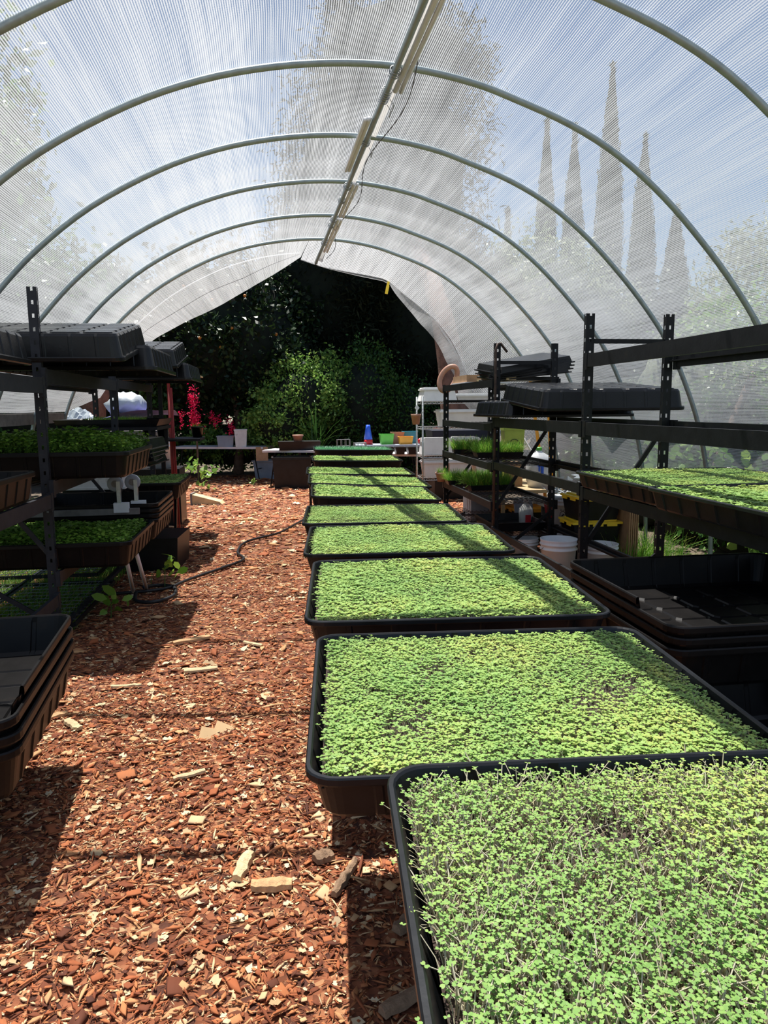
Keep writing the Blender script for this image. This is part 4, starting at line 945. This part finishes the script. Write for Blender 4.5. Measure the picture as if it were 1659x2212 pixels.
# chrome wire shelving
cs = thing('wire_shelf_unit', 'chrome wire shelving unit with four shelves beyond the right rack', 'shelving rack', (2.1, 10.6, 0))
for (a, b) in ((0, 0), (1.15, 0), (0, .46), (1.15, .46)):
    m = MB(); m.tube([(a, b, 0), (a, b, 1.73)], .014, 8)
    for z in np.arange(.1, 1.7, .05): m.tube([(a, b, z), (a, b, z+.006)], .0165, 8)
    m.build('post', 'chrome', cs, True)
SH = (.55, .88, 1.29, 1.66)
for z in SH:
    m = MB()
    for b in (0, .46):
        for dz in (0, -.035): m.tube([(0, b, z+dz), (1.15, b, z+dz)], .0045, 5)
        m.tube([(x, b, z-(.035 if i % 2 else 0)) for i, x in enumerate(np.linspace(0, 1.15, 31))], .0035, 4)
    for a in (0, 1.15):
        for dz in (0, -.035): m.tube([(a, 0, z+dz), (a, .46, z+dz)], .0045, 5)
    for x in np.linspace(.03, 1.12, 36): m.tube([(x, 0, z+.003), (x, .46, z+.003)], .0025, 4)
    m.build('wire_shelf', 'chrome', cs)
def cooler(lab, loc, w, l, h, lid=True, taper=.03, grp='white foam boxes on the chrome shelving', rz=0):
    t = thing('foam_box', lab, 'box', loc, (0, 0, R(rz)), grp)
    MB().box((-w/2, -l/2, 0), (w/2, l/2, h), taper=taper).build('body', 'foam', t)
    if lid: m = MB(); m.box((-w/2-.02, -l/2-.02, h), (w/2+.02, l/2+.02, h+.025)); m.box((-w/2, -l/2, h+.025), (w/2, l/2, h+.045)); m.build('lid', 'foam', t)
    return t
Z = lambda k: SH[k]+.008
cooler('white foam box with flared lid on the lowest chrome shelf, left one', (2.30, 10.8, Z(0)), .34, .3, .2)
cooler('white foam box with flared lid on the lowest chrome shelf, middle one', (2.68, 10.8, Z(0)), .34, .3, .2)
cooler('white foam box on the lowest chrome shelf, right one', (3.06, 10.8, Z(0)), .3, .3, .2)
cooler('white foam box on the second chrome shelf, left one', (2.33, 10.8, Z(1)), .4, .3, .24, False, -.02)
cooler('white foam box on the second chrome shelf beside the wheatgrass', (2.78, 10.8, Z(1)), .36, .3, .2)
cooler('wide white foam box with ridged lid on the third chrome shelf', (2.80, 10.8, Z(2)), .86, .36, .2)
cooler('white foam box with a raised lid on the top chrome shelf, left', (2.36, 10.83, Z(3)), .45, .36, .15, True, -.03)
cooler('long white foam box on the top chrome shelf, right', (2.92, 10.83, Z(3)), .6, .36, .06)
hp = thing('hanging_pot', 'small terracotta pot hooked to the side of the chrome shelving', 'pot', (2.0, 10.6, 1.33)); MB().lathe([(.05, 0), (.07, .12), (.075, .12), (.075, .15)], 16, None, True, True).build('pot', 'terracotta', hp, True)
MB().tube([(.07, 0, .14), (.09, 0, .2)], .004, 5).build('hook', 'wire', hp)
dm = MB(); dm.add([(-.035, 0, 0), (0, 0, -.045), (.035, 0, 0), (0, 0, .045), (-.035, .01, 0), (0, .01, -.045), (.035, .01, 0), (0, .01, .045)], [(0, 1, 2, 3), (7, 6, 5, 4), (0, 4, 5, 1), (1, 5, 6, 2), (2, 6, 7, 3), (3, 7, 4, 0)])
o = dm.build('white_tag', 'pvc'); o.location = (2.01, 10.56, 1.57); tag(o, 'small white diamond-shaped tag hanging beside the chrome shelving', 'tag')
dbx = thing('storage_bin', 'dark blue bin seen behind the chrome shelving', 'bin', (3.15, 12.6, 0)); MB().box((-.55, -.3, .78), (.6, .3, 1.18), taper=.03).build('body', 'darkblue', dbx)
MB().box((-.5, -.28, 0), (.5, .28, .74)).build('base', 'tray', dbx)

# ------------------------------------------------------------------ far tables and their clutter
def ftable(lab, loc, rz, w=1.83, d=.75, h=.74, mat='table_top'):
    t = thing('folding_table', lab, 'table', loc, (0, 0, R(rz)), 'folding tables at the far end')
    MB().box((0, 0, h-.045), (w, d, h)).build('tabletop', mat, t)
    for a, s in ((.25, -1), (w-.25, 1)):
        for b in (.08, d-.08): MB().tube([(a, b, h-.045), (a+s*.12, b, 0)], .013, 6).build('leg', 'steel', t)
        MB().tube([(a+s*.08, .08, .25), (a+s*.08, d-.08, .25)], .01, 6).build('crossbar', 'steel', t)
    return t
ftable('white folding table at the far left with two plastic tubs on it', (-2.35, 17.0, 0), -18, 2.15)
ftable('grey-white folding table with a dark brace, half hidden behind the far trays', (-.30, 15.1, 0), -20, 1.83, .7)
ftable('long low white table behind the last trays, reaching to the chrome shelving', (1.2, 13.6, 0), -22, 1.7, .6)
ftable('bluish table holding coloured tubs behind the far trays', (1.5, 14.1, 0), -4, 1.35, .6, .86, 'grey_pl')
def tub(lab, loc, w, l, h, mat, cat='tub', taper=.02, name='plastic_tub', rz=0, grp=None):
    t = thing(name, lab, cat, loc, (0, 0, R(rz)), grp)
    m = MB(); k = 1-2*taper/w
    m.loft([[(x*q, y_*q, z) for x, y_ in ((-w/2, -l/2), (w/2, -l/2), (w/2, l/2), (-w/2, l/2))] for q, z in ((k, 0), (1, h*.92), (1.06, h*.92), (1.06, h), (.97, h), (.9*k, .02))])
    m.build('body', mat, t); return t
tub('square white plastic tub on the far left table', (-1.12, 16.75, .742), .36, .3, .24, 'blue_grey')
tub('taller white plastic tub on the far left table, right of the square one', (-.78, 16.62, .742), .27, .27, .38, 'dirty_white')
tub('large blue-grey plastic tote on the ground between the two tables', (-.10, 16.9, 0), .8, .5, .42, 'blue_grey', 'tote', .05, 'plastic_tote', -14)
tub('big black bin on the ground left of the far trays', (.28, 14.9, 0), .75, .6, .62, 'tray', 'bin', .03, 'storage_bin')
mt_ = thing('doormat', 'ochre cloth hanging over the corner of the far left table', 'cloth', (-.33, 16.35, .44)); MB().box((-.13, 0, 0), (.13, .02, .3)).build('cloth', 'card', mt_)
mb_ = thing('black_tub', 'wide low black tub on the table in front of the yucca', 'tub', (.52, 15.1, .742)); MB().box((-.5, -.25, 0), (.35, .25, .17), taper=.03).build('body', 'tray', mb_)
pp = thing('plant_pot', 'small brown pot on the black tub', 'pot', (.42, 15.0, .912)); MB().lathe([(.08, 0), (.1, .1), (.11, .1), (.11, .13)], 16, None, True, True).build('pot', 'terracotta', pp, True)
def crate(lab, loc, w=.2, h=.26):
    t = thing('wire_crate', lab, 'wire crate', loc, (0, 0, 0), 'wire crates')
    m = MB()
    for z in (0, h/2, h): m.tube([(-w/2, -w/2, z), (w/2, -w/2, z), (w/2, w/2, z), (-w/2, w/2, z)], .005, 4, closed=True)
    for k in range(4):
        for (a, b) in ((-w/2+w*k/3, -w/2), (-w/2+w*k/3, w/2), (-w/2, -w/2+w*k/3), (w/2, -w/2+w*k/3)): m.tube([(a, b, 0), (a, b, h)], .005, 4)
    m.build('wire_frame', 'wire', t)
    return t
crate('small open wire crate on the far table, left one', (1.24, 13.95, .742), .24, .24); crate('small open wire crate on the far table, right one', (1.54, 13.85, .742), .22, .18)
cu = thing('plastic_cups', 'stack of blue cups on a red cup standing on the bluish table', 'cups', (1.76, 14.35, .86))
MB().lathe([(.09, 0), (.08, .1)], 14, None, True, True).build('red_cup', 'red', cu, True); MB().lathe([(.085, .1), (.05, .3), (.04, .38)], 14, None, True, True).build('blue_cup', 'blue', cu, True)
tub('green plastic tub on the bluish table', (2.12, 14.35, .86), .26, .24, .2, 'green_pl'); tub('dark red plastic tub beside the green one', (2.36, 14.5, .86), .24, .2, .23, 'terracotta')
tub('orange-yellow plastic tub in front of the teal one', (2.48, 14.25, .86), .27, .2, .15, 'orange_pl'); tub('teal plastic tub on the bluish table', (2.62, 14.55, .86), .28, .2, .24, 'teal')
bq = thing('red_ball', 'small red ball at the right end of the bluish table', 'ball', (2.78, 14.3, .86)); MB().lathe([(.055*math.cos(a), .055+.055*math.sin(a)) for a in np.linspace(-1.5, 1.5, 9)], 14, None, True, True).build('ball', 'red', bq, True)
tub('small white box at the right end of the bluish table', (2.92, 13.9, .76), .2, .14, .16, 'pvc')
rc = MB(); rc.grid(lambda u, v: (2.75+.5*u, 13.6+.1*math.sin(u*6), .8+.42*math.sin(PI*min(1, u*1.1))*v+.02*math.sin(u*20)), 14, 6); o = rc.build('red_cloth', 'darkred'); tag(o, 'crumpled red cloth behind the chrome shelving', 'cloth')
for k in range(8):
    m = MB(); m.box((-.09, -.12, 0), (.09, .12, .13), taper=.02); o = m.build('nursery_pot', 'tray'); o.location = (1.55+.21*k, 13.35-.07*k, .742); tag(o, 'square black nursery pot in the row on the long low table', 'pot', 'square black pots in a row')

# left far clutter
wbag = thing('plastic_bag', 'bulging white plastic bag on the purple tarp behind the left rack', 'bag', (-2.35, 12.3, 1.50))
b_ = MB(); b_.lathe([(.0, 0), (.22, .01), (.30, .08), (.31, .18), (.24, .28), (.12, .33), (0, .335)], 18, None, False, False); ob = b_.build('bag', 'bag', wbag, True)
for vtx in ob.data.vertices: vtx.co += Vector((math.sin(vtx.co.z*31+vtx.co.y*13)*.04, math.sin(vtx.co.x*17)*.03, math.sin(vtx.co.x*25+vtx.co.y*19)*.035))
tp = MB(); tp.grid(lambda u, v: (-3.55+1.95*u, 11.8+.9*v, 1.36+.24*u*(1-.5*v)+.03*math.sin(u*11+v*5)-(0.4*(1-u)**6)), 20, 8); o = tp.build('tarp', 'purple', None, True); tag(o, 'purple-blue tarp spread over a table behind the left rack', 'tarp')
tt = thing('side_table', 'rough table under the purple tarp', 'table', (-2.6, 12.3, 0)); MB().box((-.9, -.5, 1.18), (.9, .5, 1.23)).build('top', 'wood_grey', tt)
for a in (-.8, .8):
    for b in (-.4, .4): MB().box((a-.03, b-.03, 0), (a+.03, b+.03, 1.18)).build('leg', 'wood_grey', tt)
fp = thing('foil_sheet', 'crumpled silvery sheet beside the white bag', 'sheet', (-3.0, 12.1, 1.42)); m = MB(); m.grid(lambda u, v: (-.3+.55*u, -.2+.4*v, .18*math.sin(PI*u)*math.sin(PI*v)+.03*math.sin(u*19+v*23)), 12, 10); m.build('sheet', 'bag', fp)

# ------------------------------------------------------------------ plants
def foliage(name, blobs, n, leaf, mat, asp=.55, clusters=60, spread=.16, seed=0, tip=False, flat_=0.):
    r_ = np.random.default_rng(seed); pos = []
    wts = np.array([b[3]*b[4]*b[5] for b in blobs])**.67; wts /= wts.sum()
    for (cx, cy, cz, rx, ry, rz), wt in zip(blobs, wts):
        k = max(4, int(clusters*wt)); u = r_.normal(size=(k, 3)); u /= np.linalg.norm(u, axis=1)[:, None]; u *= r_.uniform(.62, 1.0, k)[:, None]
        nn = int(n*wt); ci = r_.integers(0, k, nn); q = u[ci]+r_.normal(0, spread, (nn, 3))
        pos.append(np.column_stack([cx+q[:, 0]*rx, cy+q[:, 1]*ry, cz+q[:, 2]*rz]))
    p = np.concatenate(pos); p = p[p[:, 2] > .04]; nn = len(p)
    if tip: v = [(0, 0, 0), (asp*.5, .3, .04), (asp*.45, .7, -.02), (0, 1, -.12), (-asp*.45, .7, -.02), (-asp*.5, .3, .04)]; f = [(0, 1, 2, 3, 4, 5)]
    else: v = [(0, 0, 0), (asp*.5, .45, .07), (0, 1, -.05), (-asp*.5, .45, .07)]; f = [(0, 1, 2, 3)]
    s = leaf*r_.uniform(.6, 1.3, nn); m3 = rand_rot(nn)*s[:, None, None]
    m_ = scatter(name, [(v, f, [0])], np.zeros(nn, int), p, m3); m_.materials.append(M[mat]); return m_
def lump(name, blobs, mat, parent, k=.72, seed=0):
    """solid filler added inside a crown so no sky shows through"""
    m = MB()
    for (cx, cy, cz, rx, ry, rz) in blobs:
        n = 14; prof = [(max(.001, math.cos(a)), math.sin(a)) for a in np.linspace(-PI/2, PI/2, 9)]
        b0 = len(m.v); m.lathe([(r_, z) for r_, z in prof], n, None, False, False)
        for i in range(b0, len(m.v)):
            x, y_, z = m.v[i]; w_ = k*(1+.12*math.sin(x*7+cx)*math.cos(y_*6+z*5))
            m.v[i] = (cx+x*rx*w_, cy+y_*ry*w_, max(.05, cz+z*rz*w_))
    o = m.build(name, mat, parent, True); return o
M['core'] = solid('shade_dark_filler', (.006, .010, .005), 1., 0, .5, 5)  # near-black filler colour carries the shade inside the crowns
M['core_grey'] = solid('haze_grey_filler', (.12, .14, .09), 1., 0, .5, 5)  # filler made paler to give a hazier look behind the cloth
def tree(name, lab, cat, blobs, trunk, n, leaf, mat, seed, core=True, tr=.16, bark='bark', grp=None, corek=.72, corem='core', **kw):
    t = thing(name, lab, cat, (0, 0, 0), (0, 0, 0), grp)
    o = link('foliage', foliage('foliage', blobs, n, leaf, mat, seed=seed, **kw), t); o['kind'] = 'stuff'
    if core: lump('crown_filler', blobs, corem, t, corek)  # added solid filler closes the sky gaps between leaves
    if trunk:
        m = MB(); m.tube(spl(trunk, 4), [tr*(1-.6*i/(len(trunk)*4-4)) for i in range(len(spl(trunk, 4)))], 9); m.build('trunk', bark, t, True)
    return t
ct = tree('citrus_tree', 'dark round citrus tree with a few oranges beyond the open tunnel end', 'tree', [(-1.0, 18.4, 3.3, 2.0, 1.8, 2.1), (-2.3, 18.6, 2.6, 1.5, 1.4, 1.5), (.1, 18.8, 2.7, 1.3, 1.2, 1.5)], [(-.95, 18.3, 0), (-.9, 18.3, 1.0), (-1.0, 18.4, 2.4)], 26000, .13, 'fol_dark', 1, clusters=260, spread=.1, tr=.14)
for k in range(9):
    x, z = [(-1.9, 4.2), (-1.3, 3.9), (-.6, 4.0), (-1.6, 3.1), (-.9, 3.3), (.05, 3.2), (-1.15, 2.9), (-1.35, 4.8), (.2, 2.6)][k]
    m = MB(); m.lathe([(.036*math.cos(a), .036*math.sin(a)) for a in np.linspace(-1.5, 1.5, 8)], 12, Matrix.Translation((x, 16.75+.25*abs(x+1), z)), True, True); m.build('orange', 'fruit', ct, True)
tree('conifer_tree', 'huge dark drooping conifer beyond the open tunnel end', 'tree', [(2.9, 19.5, 7.0, 2.9, 2.4, 4.2), (1.5, 19.8, 4.8, 2.4, 2., 2.7), (4.0, 19.8, 4.2, 2.5, 2., 2.8), (2.9, 20.8, 2.8, 3.5, 1.5, 2.8), (3.2, 19.4, 9.9, 2.3, 1.6, 2.0)], [(3.62, 14.6, 0), (3.55, 14.7, 2), (3.35, 15.4, 3.8), (3.1, 17.5, 5.8)], 64000, .21, 'fol_conifer', 2, asp=.2, clusters=460, spread=.09, tr=.36, bark='bark_red')
tree('sunlit_shrub', 'bright green sunlit shrub in front of the dark trees', 'shrub', [(.55, 17., 1.75, 1.0, .8, .95), (.05, 16.9, 1.25, .8, .7, .75), (1.25, 17.2, 2.0, .6, .6, .8)], [(.5, 17, 0), (.5, 17, 1.2)], 11000, .085, 'fol_light', 3, clusters=170, spread=.12, tr=.05, corek=.6)
tree('leafy_shrub', 'mid-green shrub right of the sunlit one', 'shrub', [(2.0, 17.2, 1.7, .9, .7, 1.3), (2.9, 17.4, 1.3, .9, .7, 1.1)], [(2.2, 17.2, 0), (2.2, 17.2, 1.2)], 9000, .08, 'fol_mid', 4, clusters=150, spread=.14, tr=.05, corek=.65)
tree('leafy_shrub', 'low dark shrub under the citrus tree left of the tables', 'shrub', [(-1.3, 18.6, .7, 1.6, .6, .7), (.4, 18., .7, 1.4, .6, .7), (-3.4, 17.9, .6, 1.2, .6, .7), (3.2, 18.0, .6, 1.5, .6, .8), (1.8, 18.0, .6, 1.2, .6, .7)], None, 12000, .1, 'fol_mid', 5, clusters=90, spread=.14)
tree('leafy_shrub', 'low leafy plants on the ground behind the far left table', 'shrub', [(-1.6, 17.9, .75, .5, .4, .35), (-.2, 17.8, .8, .6, .4, .3)], None, 1800, .1, 'fol_light', 6, clusters=40, spread=.2, core=False)
tree('broad_hedge', 'tall dark hedge closing the garden behind all the trees', 'hedge', [(-9+3.2*k, 25+(k % 2), 2.6+.4*(k % 3), 2.3, 1.5, 3.0) for k in range(8)], None, 38000, .26, 'fol_dark', 7, clusters=500, spread=.12, corek=.85)
tree('left_tree', 'dark leafy tree beyond the end of the left rack', 'tree', [(-5.2, 17.5, 2.6, 2.2, 1.6, 2.6), (-3.4, 18.5, 1.7, 1.4, 1.2, 1.7), (-8.2, 17, 3, 2.2, 1.6, 3)], [(-4.9, 17.4, 0), (-5, 17.5, 2.5)], 20000, .13, 'fol_mid', 8, clusters=260, spread=.1, corek=.8)
tree('flowering_climber', 'cascade of bright magenta-red blossom beyond the left rack', 'flowering climber', [(-1.72, 16.2, 1.6, .14, .14, .36), (-1.68, 16.2, 1.2, .12, .12, .22), (-1.32, 16.6, 1.35, .1, .1, .16), (-.98, 16.6, 1.2, .08, .08, .2), (-2.0, 16.4, 1.4, .05, .06, .2)], [(-1.7, 16.4, 0), (-1.7, 16.35, 1.2)], 900, .05, 'flower', 9, clusters=40, spread=.3, core=False, tr=.03)
# yucca spikes
yu = thing('spiky_plant', 'spiky sword-leaved plant behind the black tub on the far table', 'plant', (.85, 16.2, 0))
me_y = blades('leaves', 60, .25, .25, .6, 1.1, .05, 51, ('fol_mid',), .9); o = bpy.data.objects.new('leaves', me_y); col.objects.link(o); o.parent = yu
MB().tube([(0, 0, 0), (0, 0, .65)], .07, 8).build('stem', 'bark', yu)
# ragged stump at left
stp = MB(); stp.tube(spl([(-3.35, 14.2, 0), (-3.3, 14.2, 1.0), (-3.25, 14.2, 2.1), (-3.1, 14.3, 2.6)], 4), [.24+.05*math.sin(i*2) for i in range(13)], 11); tag(stp.build('old_tree_trunk', 'bark_red', None, True), 'ragged reddish tree trunk behind the left rack', 'trunk')
# young plants at path edges
def sapling(lab, loc, h, leaf, n, seed, mat='fol_light', name='weed'):
    t = thing(name, lab, 'plant', loc); o = link('foliage', foliage('foliage', [(0, 0, h*.6, h*.45, h*.45, h*.42)], n, leaf, mat, seed=seed, clusters=6, spread=.5, tip=True, asp=.5), t); o['kind'] = 'stuff'
    MB().tube([(0, 0, 0), (.01, 0, h*.8)], .004, 5).build('stem', 'pea_stem', t); return t
sapling('small leafy weed at the left edge of the far path', (-1.55, 14.9, 0), .55, .13, 60, 61)
sapling('tiny green weed on the path in front of the far table', (-.55, 15.4, 0), .15, .07, 16, 62)
sapling('dark green leafy seedling under the left rack by the black bin', (-1.02, 6.6, 0), .28, .11, 12, 63, 'pea')
sapling('trailing green leaves beside the wire panel under the left rack', (-1.3, 5.75, 0), .16, .1, 14, 64, 'pea')
# grasses
def grass(lab, cx, cy, w, l, n, L, wd, seed, mat='blade', z=0, sp=.3):
    o = bpy.data.objects.new('grass_patch', blades('grass_patch', n, w, l, 0, L, wd, seed, (mat,), sp)); col.objects.link(o); o.location = (cx, cy, z); tag(o, lab, 'grass', kind='stuff')
grass('grass growing through the wire panel under the left rack', -2.15, 6.4, 1.3, 3.0, 9000, .16, .005, 71)
grass('tall bright grass tuft beside the cardboard on the right', 3.45, 6.7, .6, .9, 1100, .42, .011, 72, sp=.6)
grass('grass along the right tunnel wall', 3.55, 5.7, .4, 1.0, 260, .25, .008, 73, sp=.5)
grass('grass outside along the left tunnel wall', -4., 8, 2.2, 9., 14000, .25, .01, 74)
# right-hand greenery outside the cloth
tree('ivy_hedge', 'ivy covered fence and shrubs outside the right side of the tunnel', 'hedge', [(6.2, 3.5+1.4*k, .95, .7, 1.0, .9) for k in range(9)], None, 26000, .085, 'fol_mid', 81, clusters=380, spread=.12, corek=.85)
tree('low_shrubs', 'low dark shrubs outside along the foot of the right cloth', 'shrubs', [(4.95, 2.6+1.1*k, .3, .55, .75, .5) for k in range(9)], None, 9000, .08, 'fol_mid', 85, clusters=150, spread=.16, corek=.8)
tree('bare_branch_tree', 'leaning pale trunk outside the right tunnel wall', 'tree', [(5.9, 8.6, 2.4, .7, .9, .5)], [(5.1, 8.2, 0), (5.3, 8.3, .9), (5.9, 8.6, 2.0)], 1200, .09, 'fol_light', 82, clusters=30, spread=.3, tr=.09, bark='bark', core=False)
tree('vine_leaves', 'light green vine leaves pressing against the lower right cloth', 'vine', [(4.35, 5.6, .55, .3, .9, .35), (4.4, 7.2, .8, .3, .8, .4)], None, 700, .1, 'fol_light', 83, clusters=40, spread=.3, core=False, tip=True, asp=.8)
tree('dead_leaf_sprig', 'sprig of dry orange leaves outside the right wall', 'plant', [(4.9, 6.4, 1.05, .16, .16, .22)], None, 90, .09, 'dry_leaf', 84, clusters=8, spread=.4, core=False)
def cypress(lab, x, y_, h, r, seed):
    t = thing('cypress_tree', lab, 'tree', (x, y_, 0), (0, 0, 0), 'tall cypresses beyond the right side of the tunnel')
    r_ = np.random.default_rng(seed); n = 9000; u = r_.uniform(0, 1, n)**.8; a = r_.uniform(0, 2*PI, n)
    env = r*np.interp(u, [0, .1, .45, .7, .88, 1], [.75, .95, 1., .72, .34, .03])*(1+.1*np.sin(a*3+u*14)); rr = env*r_.uniform(.75, 1.08, n)
    p = np.column_stack([rr*np.cos(a), rr*np.sin(a), .3+u*(h-.3)]); s = .26*r_.uniform(.6, 1.2, n)
    m3 = rotz(a+PI/2+r_.normal(0, .4, n)) @ rotx(r_.normal(1.1, .3, n))*s[:, None, None]
    v = [(0, 0, 0), (.16, .4, .05), (0, 1, 0), (-.16, .4, .05)]
    m_ = scatter('foliage', [(v, [(0, 1, 2, 3)], [0])], np.zeros(n, int), p, m3); m_.materials.append(M['fol_cyp']); o = link('foliage', m_, t); o['kind'] = 'stuff'
    MB().lathe([(r*.7, .3), (r*.85, h*.15), (r*.86, h*.45), (r*.58, h*.7), (r*.22, h*.9), (.02, h*.985)], 12, None, True, True).build('inner_filler', 'core', t, True)  # solid core added to keep sky from showing through the spire
    MB().tube([(0, 0, 0), (0, 0, .8)], .15, 8).build('trunk', 'bark', t)
CY = [(13.22, 29, 14.45, .64, 'tallest cypress, third from the left of the six'), (10.63, 29, 12.3, .52, 'slim cypress left of the tallest, first of the close pair'), (11.92, 29.4, 12.3, .56, 'cypress directly left of the tallest one'),
      (14.41, 28.5, 11.75, .62, 'cypress directly right of the tallest one'), (15.01, 27, 8.75, .66, 'short wide cypress, farthest right of the six'), (9.74, 31, 9.5, .4, 'small thin cypress, farthest left of the six')]
for i, (x, y_, h, r, lab) in enumerate(CY): cypress(lab, x, y_, h, r, 90+i)
tree('loose_tree', 'loose greyish tree between and below the cypresses', 'tree', [(8.6, 24, 4.6, 2.2, 1.8, 2.6), (11.0, 25, 4.2, 1.7, 1.5, 2.8), (6.2, 22, 3.6, 1.8, 1.6, 2.4)], [(8.6, 24, 0), (8.6, 24, 4)], 15000, .2, 'fol_grey', 101, clusters=200, spread=.13, corek=.6, asp=.4, corem='core_grey')
tree('airy_tree', 'airy light green tree at the far right outside the cloth', 'tree', [(10.9, 15.5, 3.9, 1.5, 1.5, 2.1), (9.0, 13.5, 2.6, 1.3, 1.2, 1.6), (12.5, 16.0, 4.6, 1.5, 1.5, 2.4)], [(10.8, 15.5, 0), (10.9, 15.5, 3.5)], 12000, .15, 'fol_grey', 102, clusters=170, spread=.12, core=False, asp=.35)
tree('hedge_row', 'grey-green shrubbery outside filling the lower right behind the cloth', 'hedge', [(8.6+.35*k, 6+2.4*k, 1.6, 1.3, 1.7, 1.5+.1*k) for k in range(6)], None, 18000, .14, 'fol_grey', 103, clusters=260, spread=.12, corek=.8, corem='core_grey')
tree('leafy_tree', 'pale leafy tree seen faintly through the cloth on the upper left', 'tree', [(-7.3, 13, 7.6, 3.4, 2.8, 3.4), (-9.5, 10, 6, 3.2, 2.8, 4), (-5.6, 15, 6.0, 1.8, 1.8, 2.)], [(-7.6, 13, 0), (-7.5, 13, 5)], 26000, .2, 'fol_mid', 104, clusters=200, spread=.13, corek=.6)
tree('leafy_tree', 'broad tree outside beyond the left wall', 'tree', [(-13, 20, 5, 4, 3, 5), (-9, 24, 4, 4, 2, 4)], [(-13, 20, 0), (-13, 20, 4)], 14000, .3, 'fol_mid', 105, clusters=200, spread=.13, corek=.75)
